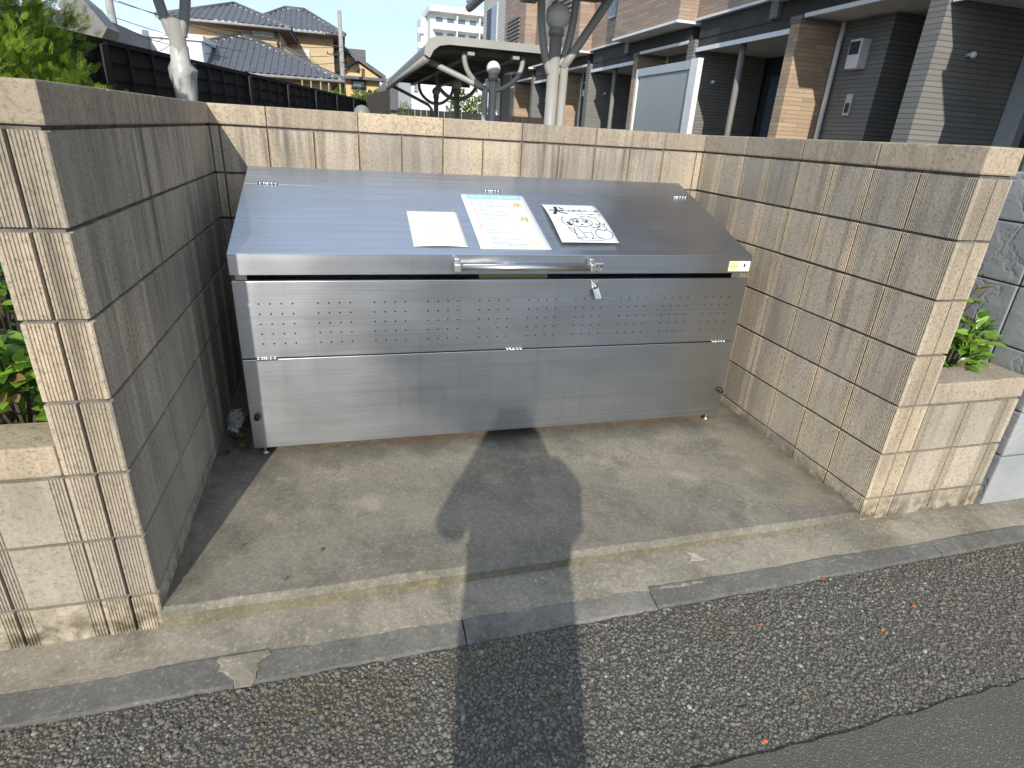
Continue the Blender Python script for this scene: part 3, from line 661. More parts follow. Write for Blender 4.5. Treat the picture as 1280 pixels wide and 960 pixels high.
# ------------------------------------------------------------------ litter
cb = MB(); rr = random.Random(3)
cb.sphere((0,0,0), .033, 12, 10, 1.7)
cb.v = [tuple(Vector(v)*(1+rr.uniform(-.22, .16))+Vector((rr.uniform(-.006, .006), rr.uniform(-.006, .006), 0))) for v in cb.v]
M_PET, ntp, bp = mk('clear_plastic', (.85,.88,.86), .08); bp.inputs['Transmission Weight'].default_value = .85
pt = tag(cb.build('plastic_bottle', M_PET, None, False, (.085,-.72,slab_z(0,-.7)+.135)), 'crumpled clear plastic bottle wedged between bin and wall', 'bottle'); pt.rotation_euler = (.3, .2, 0)
# it rests on a wad of dead leaves pushed into the gap
lw = MB()
for i in range(60):
    c = Vector((rr.uniform(.03, .13), rr.uniform(-.76, -.45), slab_z(0, -.6)+rr.uniform(0, .07))); a = Vector((rr.uniform(-1,1), rr.uniform(-1,1), rr.uniform(-.4,.4))).normalized()*.022; b_ = a.orthogonal().normalized()*.011
    lw.add([c-a, c+b_, c+a, c-b_], [(0,1,2,3)])
lwo = lw.build('leaf_litter', simple('dead_leaf', (.11,.075,.04), .9)); lwo['kind'] = 'stuff'; lwo['label'] = 'dead leaves and dirt drifted between bin and wall'; lwo['category'] = 'leaf litter'
M_SCRAP = simple('pale_scrap', (.52,.44,.34), .8)
def chip(name, px, py, z, poly, sc, mat, label, cat, group=None, rz=0.0):
    p = onz(px, py, z); mb = MB(); mb.prism([(x*sc, y*sc) for x, y in poly], 2, 0, .0022)
    mb.v = [(x, y, zz+.004*abs(x/sc)**2) for x, y, zz in mb.v]
    o = mb.build(name, mat, None, False, (p.x, p.y, z)); o.rotation_euler[2] = rz; return tag(o, label, cat, group)
chip('leaf_scrap', 868, 697, zg(1.65)-.002, [(-1,-.6),(.9,-.7),(.2,.9),(-.5,.8),(-.1,.3),(-.5,0)], .032, M_SCRAP, 'pale notched scrap of dried leaf on apron beside clear concrete edge', 'leaf')
chip('leaf_scrap', 673, 724, zg(1.1)-.002, [(-.8,-.7),(0,-.1),(.9,-.2),(.3,.6),(-.3,.7)], .024, M_SCRAP, "pale triangular scrap of dried leaf in the photographer's shadow", 'leaf')
M_BROWN = simple('brown_leaf', (.13,.06,.03), .85)
for px, py in ((305,682),(357,725),(403,688),(584,683),(448,560)):
    chip('leaf_bit', px, py, slab_z(.8, -1.3)+.001, [(-1,0),(-.2,-.5),(1,.1),(.1,.6)], random.uniform(.006, .010), M_BROWN, 'tiny brown leaf bit lying on the sunlit concrete slab', 'leaf', 'leaf bits on the slab', random.uniform(0, 3))
M_ORANGE = simple('orange_chip', (.55,.12,.03), .7)
for i, (px, py) in enumerate([(1108,738),(950,786),(1101,793),(1138,764),(955,929),(1026,731)]):
    p = onz(px, py, -.15); s = random.uniform(.005, .008); v = [Vector((random.uniform(-1,1), random.uniform(-1,1), random.uniform(0,1))).normalized()*s*random.uniform(.8, 1.3) for _ in range(12)]
    bm = bmesh.new(); [bm.verts.new(q) for q in v]; bmesh.ops.convex_hull(bm, input=bm.verts); me = bpy.data.meshes.new('orange_chip'); bm.to_mesh(me); bm.free(); me.materials.append(M_ORANGE)
    o = bpy.data.objects.new('orange_chip', me); COL.objects.link(o); o.location = (p.x, p.y, road_z(p.x, p.y)+.004)
    tag(o, {4: 'small orange chip lying at the edge of the smooth asphalt patch', 5: 'small orange chip lying against the kerb stones'}.get(i, 'small bright orange chip lying out on the coarse road'), 'chip', 'orange chips on the road')
# ------------------------------------------------------------------ shrubs in the planters: every leaf a piece
def leaf_mesh(name, mat, w=.26, bend=.15):
    n = 6; vs = []; fs = []
    for i in range(n+1):
        t = i/n; ww = w*math.sin(math.pi*min(1, t*.97+.02))**.8*(1-.25*t); z = -bend*t*t
        vs += [(-ww, t, z+.10*ww/w*.6), (0, t, z), (ww, t, z+.10*ww/w*.6)]
    for i in range(n): fs += [(i*3, i*3+1, i*3+4, i*3+3), (i*3+1, i*3+2, i*3+5, i*3+4)]
    me = bpy.data.meshes.new(name); me.from_pydata(vs, [], fs); me.update(); me.materials.append(mat)
    me.polygons.foreach_set('use_smooth', [True]*len(me.polygons)); return me
LV = [leaf_mesh('leaf', M_LEAF), leaf_mesh('leaf', M_LEAF, .30, .3), leaf_mesh('leaf', M_LEAF_R, .24, .1)]
def shrub(base, h, r, n, size, label, seed, bronze=.15, group=None, lean=(0,0)):
    rd = random.Random(seed); root = tag(empty('shrub', base), label, 'shrub', group)
    st = MB(); tips = []
    for k in range(9):
        a = rd.uniform(0, 6.28); q = rd.uniform(.2, 1)*r; top = Vector((q*math.cos(a)+lean[0], q*math.sin(a)+lean[1], h*rd.uniform(.6, 1.0)))
        mid = top*.5+Vector((0, 0, h*.1)); st.tube([(0,0,0), mid, top], [.006,.004,.002], 5); tips.append((mid, top))
    st.build('stem', M_BARK, root)
    for i in range(n):
        m, tp = rd.choice(tips); c = m.lerp(tp, rd.uniform(0, 1.06)) if rd.random() < .45 else Vector((rd.gauss(lean[0]*.6, r*.5), rd.gauss(lean[1]*.6, r*.5), h*rd.uniform(.12, .85)))
        d = Vector((c.x+rd.gauss(0, r*.6), c.y+rd.gauss(-.02, r*.6), rd.uniform(.0, .14))).normalized()
        z = (Vector((0,-.35,1))+Vector((rd.gauss(0,.35), rd.gauss(0,.35), 0))).normalized(); x = d.cross(z).normalized(); z = x.cross(d)
        s = size*rd.uniform(.7, 1.2)
        o = bpy.data.objects.new('leaf', LV[2] if rd.random() < bronze else LV[rd.randint(0, 1)]); COL.objects.link(o); o.parent = root
        o.matrix_local = Matrix.Translation(c) @ Matrix((x, d, z)).transposed().to_4x4() @ Matrix.Scale(s, 4)
    return root
shrub((-.30,-1.38,.36), .42, .15, 400, .066, 'bronze tipped shrub growing against the tall ribbed wall', 11, .08)
shrub((-.60,-1.34,.36), .44, .18, 340, .066, 'bushy green shrub growing in left planter beside the bronze tipped shrub', 12, .05)
shrub((-.48,-.98,.36), .70, .22, 240, .065, 'taller dark shrub growing behind the bronze tipped shrub', 13, .05)
shrub((2.87,-1.41,.36), .33, .095, 230, .054, 'bright green shrub growing in planter against grey slate wall', 14, .06, None, (.07,-.01))
shrub((2.87,-1.27,.36), .44, .08, 60, .058, 'dusty brown leaved shrub behind bright green one by slate wall', 15, .3, None, (.09,-.05))
# ------------------------------------------------------------------ conifer: plumes of scale leaves spread through the crown
def conifer(base, h, r, label, name='conifer_tree', seed=5, n=520, scale=1.0, group=None, mat=None, shape=.55):
    rd = random.Random(seed); root = tag(empty(name, base), label, 'tree', group)
    MB().tube([(0,0,0), (.02,0,h*.5), (0,0,h*.93)], [.06*scale,.04*scale,.008*scale], 8).build('trunk', M_BARK, root)
    rng = np.random.default_rng(seed); ga = math.pi*(3-5**.5); per = 9
    # template plume: central blade with paired side blades
    V = []; F = []
    def blade(p, d, l, w):
        k = len(V); sx = np.array([d[1], -d[0], 0])*w; m_ = p+d*l*.45+np.array([0, 0, l*.10])
        V.extend([p, m_-sx, p+d*l, m_+sx]); F.append((k, k+1, k+2, k+3))
    blade(np.zeros(3), np.array([0., 1, 0]), 1, .045)
    for e in range(6):
        f = .08+.145*e
        for sg in (1, -1):
            d = np.array([sg*.72, .75, 0]); blade(np.array([0, f, 0]), d/np.linalg.norm(d), .46*(1.12-f*.75), .032)
    V = np.array(V); F = np.array(F); NP = n*per
    i = np.repeat(np.arange(n), per); t = (i+.5)/n; z = h*(.30+.69*t)
    lump = 1+.13*np.sin(i*12.9)+.10*np.sin(z*17+i*ga*3)
    rr_ = r*np.clip(1-np.clip((t-.15)/.85, 0, 1)**2.2, 0, 1)**shape*lump; a = i*ga
    dep = np.repeat(rng.choice([1, 1, 1, .86, .68], n), per)
    c = np.stack([rr_*dep*np.cos(a), rr_*dep*np.sin(a), z], 1)+rng.normal(0, .045, (NP, 3))*scale
    d = np.stack([np.cos(a), np.sin(a), np.full(NP, .95)], 1); d /= np.linalg.norm(d, axis=1)[:, None]; d += rng.normal(0, .38, (NP, 3)); d[:, 2] += .15; d /= np.linalg.norm(d, axis=1)[:, None]
    q = rng.normal(0, 1, (NP, 3)); x = np.cross(d, q); x /= np.linalg.norm(x, axis=1)[:, None]; w = np.cross(x, d)
    Lp = .082*scale*rng.uniform(.6, 1.3, NP)
    P = c[:, None, :]+Lp[:, None, None]*(V[None, :, 0:1]*x[:, None, :]+V[None, :, 1:2]*d[:, None, :]+V[None, :, 2:3]*w[:, None, :])
    FF = (F[None]+len(V)*np.arange(NP)[:, None, None]).reshape(-1, 4)
    me = bpy.data.meshes.new('crown'); me.vertices.add(NP*len(V)); me.vertices.foreach_set('co', P.ravel()); me.loops.add(FF.size); me.loops.foreach_set('vertex_index', FF.ravel().astype(np.int32))
    me.polygons.add(len(FF)); me.polygons.foreach_set('loop_start', np.arange(0, FF.size, 4).astype(np.int32)); me.polygons.foreach_set('loop_total', np.full(len(FF), 4, np.int32)); me.update(calc_edges=True); me.materials.append(mat or M_CONIFER)
    # one colour value per plume cluster
    at = me.attributes.new('tone', 'FLOAT', 'POINT'); tone = np.clip(.5+.28*np.repeat(rng.normal(0, 1, n), per)+.15*rng.normal(0, 1, NP), 0, 1); at.data.foreach_set('value', np.repeat(tone, len(V)).astype(np.float32))
    o = bpy.data.objects.new('crown', me); COL.objects.link(o); o.parent = root; return root
conifer((-1.44,.32,.10), 2.3, .78, 'dense bright green conifer growing behind the tall ribbed wall', seed=5, n=3900, scale=.66)
# ------------------------------------------------------------------ carports: post with two curved arms and a globe lamp
def post_parts(root, x, y, ztop, zj, ax, zroof, lamp=True, gr=.09, pipe=0, pr=.05, wrap=False):
    """ztop: top of the post (globe sits on it), zj: where the arms leave, ax: arm reach"""
    g = child(MB().tube([(x, y, -.135), (x, y, ztop)], pr, 16), 'post', M_TAUPE, root, True)
    if lamp: child(MB().lathe([(pr*1.25,0),(pr*1.25,.05),(pr*1.1,.06)], (x, y, ztop-.05), 14), 'collar', M_TAUPE, g, True)
    if lamp: child(MB().sphere((x, y, ztop+gr*.92), gr, 24, 16), 'lamp_globe', M_GLOBE, root, True)
    for s in (-1, 1):
        H = zroof-zj; pts = [(x+s*pr*.6, y, zj), (x+s*ax*.32, y, zj+H*.05), (x+s*ax*.62, y, zj+H*.22), (x+s*ax*.85, y, zj+H*.45), (x+s*ax*.97, y, zj+H*.72), (x+s*ax, y, zroof)]
        # smooth by Catmull-like subdivision
        P = [Vector(p) for p in pts]; Q = []
        for i in range(len(P)-1):
            a, b, c, d = P[max(0, i-1)], P[i], P[i+1], P[min(len(P)-1, i+2)]
            for k in range(4):
                t = k/4; Q.append(.5*((2*b)+(c-a)*t+(2*a-5*b+4*c-d)*t*t+(3*b-a-3*c+d)*t**3))
        Q.append(P[-1])
        child(MB().tube(Q, pr*.62, 12), 'arm', M_TAUPE, root, True)
def roof(root, x0, x1, y0, y1, z, edge=.09, beams=4, curl=.28):
    """flat sheet roof with a deep fascia and a rounded drop on the left edge"""
    prof = [(x0, z-.16), (x0+.015, z-.06), (x0+.06, z+.005), (x0+.14, z+.032), (x0+curl, z+.045), (x1, z+.045)]
    up = prof; lo = [(a+(.03 if a < x0+.1 else 0), b-.035) for a, b in prof][::-1]
    child(MB().prism(up+lo, 1, y0+.02, y1-.02), 'roof_sheet', M_TAUPE_D, root)
    fa = [(a-.008, b+.02) for a, b in prof]+[(x1, z-.02)]+[(x0+curl, z-.02), (x0+.17, z-.04), (x0+.10, z-.09), (x0+.055, z-.17)]
    for y in (y0, y1-.04): child(MB().prism(fa, 1, y-.02, y+.04), 'fascia', M_TAUPE, root)
    for k in range(beams):
        y = y0+.35+(y1-y0-.7)*k/(beams-1); child(MB().box((x0+.12, y-.04, z-.07), (x1-.03, y+.04, z+.03)), 'cross_beam', M_TAUPE_D, root)
    for x in (x0+.55, x1-.7): child(MB().box((x-.04, y0+.05, z-.10), (x+.04, y1-.05, z-.065)), 'rail', M_TAUPE, root)
    child(MB().tube([(x0+.02, y0+.03, z-.18), (x0+.02, y1-.03, z-.19)], .04, 8), 'gutter', M_TAUPE, root, True)
ca = tag(empty('carport', (2.35, 2.3, -.135)), 'taupe carport with large globe lamp cradled in tall curved arms above back wall', 'carport')
ca2 = tag(empty('carport', (-.6, 2.3, -.135)), 'taupe carport whose post is wrapped in torn plastic film', 'carport')
post_parts(ca, 2.335, 2.30, 2.05, 1.72, .155, 2.47, True, .10, pr=.052)
post_parts(ca2, -.56, 2.30, 1.86, 1.74, .12, 2.47, False, pr=.058)
child(MB().tube([(2.415, 2.25, -.13), (2.415, 2.25, 1.78)], .034, 12), 'drain_pipe', M_TAUPE, ca, True)
child(MB().tube([(2.40, 2.25, 1.76), (2.48, 2.25, 1.88), (2.75, 2.25, 2.28), (2.84, 2.25, 2.45)], .036, 12), 'drain_pipe', M_TAUPE, ca, True)
roof(ca, 1.78, 3.10, 1.02, 3.42, 2.50, beams=3); roof(ca2, -1.30, -.02, 1.02, 3.42, 2.50, beams=3)
# torn plastic wrap round the left leg
w = MB(); rw = random.Random(9); n = 14; prof = [(.070,-.1),(.066,.3),(.068,.8),(.066,1.2),(.074,1.40),(.085,1.50),(.098,1.56),(.070,1.60),(.064,1.70)]
for i, (r_, z) in enumerate(prof):
    for k in range(n):
        q = r_*.92*(1+rw.uniform(-.10, .16)*(1.6 if i in (4, 5, 6) else .6)); w.v.append((-.56+q*math.cos(6.283*k/n), 2.30+q*math.sin(6.283*k/n), z+rw.uniform(-.015, .015)-.03))
w.f = [(i*n+k, i*n+(k+1)%n, (i+1)*n+(k+1)%n, (i+1)*n+k) for i in range(len(prof)-1) for k in range(n)]
child(w, 'plastic_wrap', simple('milky_film', (.52,.52,.49), .25, var=.1, scale=12), ca2, True)
cb_ = tag(empty('carport', (2.5, 7.5, -.135)), 'taupe carport with white globe lamp posts and rounded roof edge behind', 'carport')
for i, (x, y) in enumerate([(2.37, 4.74), (2.50, 8.05), (2.52, 10.75)]):
    post_parts(cb_, x, y, 1.855, 1.70, .365, 2.08, True, .085, pr=.05)
child(MB().tube([(2.265, 4.70, -.13), (2.265, 4.70, 1.71)], .036, 12), 'drain_pipe', M_TAUPE, cb_, True)
child(MB().tube([(2.275, 4.70, 1.69), (2.18, 4.72, 1.735), (1.62, 4.92, 1.96), (1.55, 4.95, 2.02)], .036, 12), 'drain_pipe', M_TAUPE, cb_, True)
child(MB().tube([(1.58, 10.9, 2.0), (1.75, 10.9, 1.93), (2.36, 10.9, 1.68), (2.44, 10.9, 1.6), (2.44, 10.9, -.13)], .033, 10), 'drain_pipe', M_TAUPE, cb_, True)
roof(cb_, 1.52, 3.32, 4.58, 11.35, 2.14, beams=5)
child(MB().box((3.12, 7.3, -.135), (3.26, 7.42, 2.06)), 'square_post', M_TAUPE, cb_)
gl = tag(empty('globe_lamp', (.77, 3.8, -.135)), 'small globe lamp, coloured grey for shade, just showing over the back wall coping', 'lamp')
child(MB().tube([(.77, 3.8, -.135), (.77, 3.8, 1.24)], .04, 12), 'post', M_TAUPE, gl, True); child(MB().sphere((.77, 3.8, 1.322), .088, 20, 14), 'lamp_globe', simple('shade_grey_globe', (.22,.22,.20), .5), gl, True)  # globe coloured grey to stand for the carport's shade on it
# ------------------------------------------------------------------ black louvre fence on the left boundary
fn = tag(empty('louvre_fence', (-.4, 7, -.135)), 'long black louvre fence running along the parking boundary', 'fence')
A = Vector((-2.10, .1, 0)); B = Vector((1.15, 14.2, 0)); D = (B-A); Lf = D.length; D.normalize(); Nn = Vector((D.y, -D.x, 0)); ZT = 1.76
nb = 9
for i in range(nb+1):
    p = A+D*(Lf*i/nb)
    q = MB(); q.prism([(-.03,-.13),(.03,-.13),(.03,ZT),(-.03,ZT)], 1, -.03, .03)
    q.v = [tuple(p+D*x+Nn*y+Vector((0,0,z))) for x, y, z in q.v]; child(q, 'post', M_FENCE, fn)
    if i > 0:                                     # tapered wind brace leaning against the post
        q = MB(); q.prism([(.03,ZT-.02),(.12,ZT-.04),(.20,.2),(.12,.2)], 1, -.004, .012); q.v = [tuple(p-D*(x-.08)+Nn*(.05+y)+Vector((0,0,z))) for x, y, z in q.v]; child(q, 'brace', M_WIRE, fn)
    if i < nb:
        e = A+D*(Lf*(i+1)/nb); q = MB(); l = Lf/nb
        for k in range(12):
            z = .10+k*.138; q.add([tuple(p+D*.035+Nn*.012+Vector((0,0,z-.02))), tuple(e-D*.035+Nn*.012+Vector((0,0,z-.02))), tuple(e-D*.035-Nn*.012+Vector((0,0,z+.132))), tuple(p+D*.035-Nn*.012+Vector((0,0,z+.132))),
                                    tuple(p+D*.035+Nn*.016+Vector((0,0,z-.02))), tuple(e-D*.035+Nn*.016+Vector((0,0,z-.02))), tuple(e-D*.035-Nn*.008+Vector((0,0,z+.132))), tuple(p+D*.035-Nn*.008+Vector((0,0,z+.132)))], [(3,2,1,0),(4,5,6,7),(0,1,5,4),(2,3,7,6)])
        pn = child(q, 'louvre_panel', M_FENCE, fn); pn['kind'] = 'stuff'
        for k in (1, 2, 3):
            c = p.lerp(e, k/4); q = MB(); q.box((-.010,.016,.05), (.010,.034,ZT-.03)); q.v = [tuple(c+D*x+Nn*y+Vector((0,0,z))) for x, y, z in q.v]; child(q, 'mullion', M_WIRE, fn)
        q = MB(); q.box((0,-.025,ZT-.03), (l,.03,ZT+.01)); q.v = [tuple(p+D*x+Nn*y+Vector((0,0,z))) for x, y, z in q.v]; child(q, 'top_rail', M_FENCE, fn)
bf = tag(empty('slat_fence', (2.6, 14.6, -.135)), 'dark brown upright slat fence closing the far end of parking', 'fence')
M_BFENCE = simple('brown_slat', (.035,.028,.022), .7)
fa_, fb_ = Vector((1.2,19.5,0)), Vector((1.75,13.2,0))
for i in range(34):
    p = fa_.lerp(fb_, i/33); child(MB().box((p.x-.06,p.y-.08,-.13), (p.x-.03,p.y+.08,2.02)), 'slat', M_BFENCE, bf)
for i in range(26):
    x = 1.9+i*.15; child(MB().box((x,13.3,-.13), (x+.138,13.33,1.62)), 'slat', M_BFENCE, bf)
tp = conifer((1.50, 6.95, -.135), 1.68, .20, 'small clipped yellow green conifer at the carport corner', 'clipped_conifer', 21, 150, .45)
# ------------------------------------------------------------------ apartment building on the right (facade faces the parking)
ap = tag(empty('apartment_building', (8, 10, -.1)), 'apartment building of tan brick and dark tile with recessed entrances', 'building')
def bx(name, a, b, mat, root=ap): return child(MB().box(a, b), name, mat, root)
PER = 4.42; XF = 6.0
bx('ground_floor_wall', (7.42,-.2,-.13), (8.2,22.3,2.78), M_DWALL)
bx('plinth', (5.85,-.2,-.13), (7.42,22.3,.12), M_SOFFIT)
YS = [2.01-PER+PER*i for i in range(5)]
for i, y0 in enumerate(YS):
    if y0 > -1:
        bx('dark_pier', (XF, y0, .12), (7.36, y0+.20, 2.74), M_DTILE)
    bx('dark_pier_face', (6.63, y0+1.22, .12), (7.40, y0+1.98, 2.715), M_DTILE)
    pier = bx('brick_pier', (XF, y0+2.0, .12), (6.63, y0+2.17, 2.66), M_BRICK); bx('pier_cap', (XF-.012, y0+1.985, 2.6605), (6.64, y0+2.185, 2.735), M_DTILE)
    child(MB().tube([(6.575, y0+1.94, .12), (6.575, y0+1.94, 2.50), (6.60, y0+1.96, 2.60), (6.60, y0+1.96, 2.715)], .03, 10), 'downspout', M_WHITE, ap, True)
    # dark fascia band, white soffits
    bx('fascia_band', (XF+.05, y0+.22, 2.745), (XF+.22, y0+PER-.02, 3.0), M_DWALL)
    bx('soffit', (XF+.02, y0+.205, 2.718), (7.42, y0+1.99, 2.743), M_SOFFIT)
    bx('soffit_trim', (XF+.0, y0+.23, 2.70), (XF+.045, y0+1.95, 2.745), M_WHITE)
    bx('soffit', (XF+.06, y0+2.20, 2.59), (7.42, y0+PER-.01, 2.62), M_SOFFIT); bx('soffit_trim', (XF+.02, y0+2.20, 2.56), (XF+.058, y0+PER-.02, 2.62), M_WHITE)
    bx('lintel', (XF+.06, y0+2.20, 2.621), (XF+.2, y0+PER-.02, 2.744), M_DWALL)
    # meter box, intercom, wall lamp
    my = y0+1.56
    mt = bx('meter_box', (6.51, my-.075, 2.17), (6.6295, my+.115, 2.48), M_WHITE); child(MB().box((6.503, my-.045, 2.32), (6.5095, my+.10, 2.455)), 'display', M_DOOR, mt)
    ic = bx('intercom', (6.60, my-.04, 1.66), (6.6295, my+.06, 1.90), M_SILVER); child(MB().box((6.594, my-.02, 1.69), (6.5995, my+.04, 1.80)), 'speaker_grille', M_DOOR, ic)
    lp = MB().tube([(6.40, y0-.001, 2.16), (6.40, y0-.06, 2.17)], .014, 8); lp.sphere((6.40, y0-.07, 2.16), .03, 10, 8)
    if y0 > -1: child(lp, 'wall_lamp', M_WHITE, ap, True)
    # entrance: post, door with handle, glass
    child(MB().tube([(XF+.14, y0+3.3, .12), (XF+.14, y0+3.3, 2.59)], .045, 10), 'porch_post', M_TAUPE_D, ap, True)
    dr = bx('door', (7.36, y0+2.6, .12), (7.415, y0+3.55, 2.25), M_DOOR); child(MB().box((7.30, y0+2.7, .95), (7.359, y0+2.74, 1.3)), 'handle', M_SILVER, dr)
    fr = bx('door_frame', (7.34, y0+3.56, .12), (7.41, y0+3.64, 2.35), M_SILVER); bx('side_light', (7.36, y0+3.65, .15), (7.41, y0+4.2, 2.3), M_GLASS)
    # first floor: brick wall with oriel box
    oy = y0+.06
    bx('upper_wall', (XF+.002, oy+2.42, 3.02), (7.5, min(18.33, oy+PER-.003), 6.2), M_BRICK2); bx('trim', (XF-.03, oy+2.46, 2.985), (7.5, min(18.33, oy+PER-.003), 3.018), M_WHITE)
    bx('oriel', (XF-.32, oy, 2.985), (7.5, oy+2.417, 6.2), M_BRICK2); bx('oriel_trim', (XF-.345, oy-.02, 2.945), (7.48, oy+2.45, 2.983), M_WHITE)
    for wy in (oy+2.75, oy+3.18):
        wd_ = bx('window', (XF-.03, wy, 3.48), (XF+.0005, wy+.34, 4.5), M_SILVER); child(MB().box((XF-.036, wy+.04, 3.53), (XF-.031, wy+.30, 4.45)), 'pane', M_GLASS, wd_)
    # louvred balcony front on the oriel
    lv = bx('louvre_frame', (XF-.36, oy+.55, 3.62), (XF-.321, oy+2.0, 3.66), M_TAUPE)
    for k in range(7): child(MB().box((XF-.37, oy+.55, 3.68+k*.1), (XF-.325, oy+2.0, 3.735+k*.1)), 'slat', M_TAUPE_D, lv)
    if y0 > -1: bx('corner_tile', (XF-.005, oy+2.418, 2.77), (XF+.2, oy+2.46+.12, 2.984), M_DTILE)
# entrance door of the nearest unit, seen at the edge: frame and pale leaf
fr = bx('door_frame', (7.10,1.80,.12), (7.20,2.0,2.4), M_SILVER); bx('door', (7.20,.85,.12), (7.25,1.80,2.35), M_DOOR)
for z in (.9,1.3,1.7,2.05): child(MB().box((7.19,1.58,z), (7.199,1.72,z+.1)), 'door_light', M_GLASS, ap)
# far end of the same block: white siding with a tall window
bx('siding_wall', (XF-.05, 18.35, 3.02), (8.2, 22.3, 8.5), M_SIDING); bx('siding_trim', (XF-.09, 18.25, 3.02), (XF-.051, 18.6, 8.5), M_WHITE)
wd_ = bx('window', (XF-.10, 19.9, 3.6), (XF-.051, 21.5, 5.3), M_SILVER); child(MB().box((XF-.106, 19.95, 3.65), (XF-.101, 20.68, 5.25)), 'pane', M_GLASS, wd_); child(MB().box((XF-.106, 20.72, 3.65), (XF-.101, 21.45, 5.25)), 'pane', M_DOOR, wd_)
bx('roof', (5.4,-.5,8.5), (9,22.5,8.7), M_DWALL); bx('upper_block', (6.2,-.2,6.2), (8.2,18.34,8.5), M_BRICK2)
# free-standing screen
sc = tag(empty('privacy_screen', (5.2, 5.7, -.135)), 'frosted grey privacy screen in white frame in front of entrances', 'screen')
child(MB().box((5.19,5.02,.05), (5.21,6.55,2.16)), 'panel', M_SCREEN, sc); child(MB().box((5.17,4.99,2.161), (5.23,6.60,2.27)), 'top_rail', M_SILVER, sc)
child(MB().box((5.16,4.80,-.13), (5.235,4.985,2.28)), 'post', M_WHITE, sc); child(MB().box((5.17,6.605,-.13), (5.23,6.66,2.27)), 'post', M_WHITE, sc)
# ------------------------------------------------------------------ houses behind the fence
def rib_face(root, e0, e1, r0, r1, pitch=.27, name='roof_slope', mat=M_ROOF, hh=.05):
    """tiled slope between eave e0-e1 and ridge r0-r1: raised tile rolls with stepped courses"""
    e0, e1, r0, r1 = map(Vector, (e0, e1, r0, r1)); E_ = e1-e0; Le = E_.length; d = E_.normalized()
    a0 = (r0-e0).dot(d); a1 = (r1-e0).dot(d); upv = (r0-e0)-d*a0; nrm = d.cross(upv).normalized(); nrm = nrm if nrm.z > 0 else -nrm
    mb = MB(); n = max(2, int(Le/pitch))
    def hf(s): return min(1, s/max(a0, 1e-3)) if s < a0 else (1 if s <= a1 else max(0, (Le-s)/max(Le-a1, 1e-3)))
    for i in range(n):
        s = [Le*(i+f)/n for f in (0, .3, .5, .8, 1)]; hz = [0, .25*hh, hh, .25*hh, 0]; hz = [0, hh*.15, hh, hh, 0]
        for j in range(4):
            a, b = s[j], s[j+1]
            mb.add([e0+d*a+nrm*hz[j], e0+d*b+nrm*hz[j+1], e0+d*b+upv*hf(b)+nrm*hz[j+1], e0+d*a+upv*hf(a)+nrm*hz[j]], [(0,1,2,3)])
    return child(mb, name, mat, root)
def ridge(root, a, b, r=.11, dots=True):
    a, b = Vector(a), Vector(b); o = child(MB().tube([a, b], r, 8), 'ridge', M_ROOF, root, True)
    if dots:
        mb = MB(); n = int((b-a).length/.42); 
        for i in range(n):
            c = a.lerp(b, (i+.5)/n)+Vector((0,-.12,-.05)); mb.box((c.x-.11,c.y-.03,c.z-.04), (c.x+.11,c.y+.03,c.z+.04))
        child(mb, 'ridge_plaster', M_CHALK, o)['kind'] = 'stuff'
def pyramid(root, ax, ay, az, hw, hd, ez, rl=0.0, dots=True):
    c = [(ax-hw-rl, ay-hd, ez), (ax+hw+rl, ay-hd, ez), (ax+hw+rl, ay+hd, ez), (ax-hw-rl, ay+hd, ez)]; r0, r1 = (ax-rl, ay, az), (ax+rl, ay, az)
    rib_face(root, c[0], c[1], r0, r1); rib_face(root, c[1], c[2], r1, r1); rib_face(root, c[3], c[0], r0, r0)
    ridge(root, r0, c[0], dots=dots); ridge(root, r1, c[1], dots=dots)
    if rl: ridge(root, r0, r1, .13, dots)
    child(MB().box((c[0][0]+.05, c[0][1]+.05, ez-.16), (c[1][0]-.05, c[2][1]-.05, ez-.03)), 'eave', M_EAVE, root)
    child(MB().tube([(c[0][0], c[0][1]-.06, ez-.06), (c[1][0], c[1][1]-.06, ez-.06)], .06, 8), 'gutter', M_CONPOLE, root, True)
h1 = tag(empty('tiled_house', (-3.7, 31, -.1)), 'cream two storey house with grey tiled hip roofs behind the fence', 'house')
pyramid(h1, -3.74, 30.4, 4.66, 4.47, 4.4, 2.86)
child(MB().box((-7.6,26.7,-.1), (.15,34.5,2.69)), 'wall', M_CREAM, h1)
pyramid(h1, -4.38, 33.6, 6.30, 2.82, 3.35, 5.10)
child(MB().box((-6.6,31.0,2.87), (-2.15,36.5,4.94)), 'wall', M_CREAM, h1)
p0 = ony(316, 38, 31.0); p1 = ony(342, 47, 31.0)
wd_ = child(MB().box((p0.x, 30.93, p1.z), (p1.x, 30.995, p0.z)), 'window', M_SILVER, h1)
for a, b in ((.06,.46), (.54,.94)): child(MB().box((p0.x+(p1.x-p0.x)*a, 30.91, p1.z+.06), (p0.x+(p1.x-p0.x)*b, 30.925, p0.z-.06)), 'pane', M_GLASS, wd_)
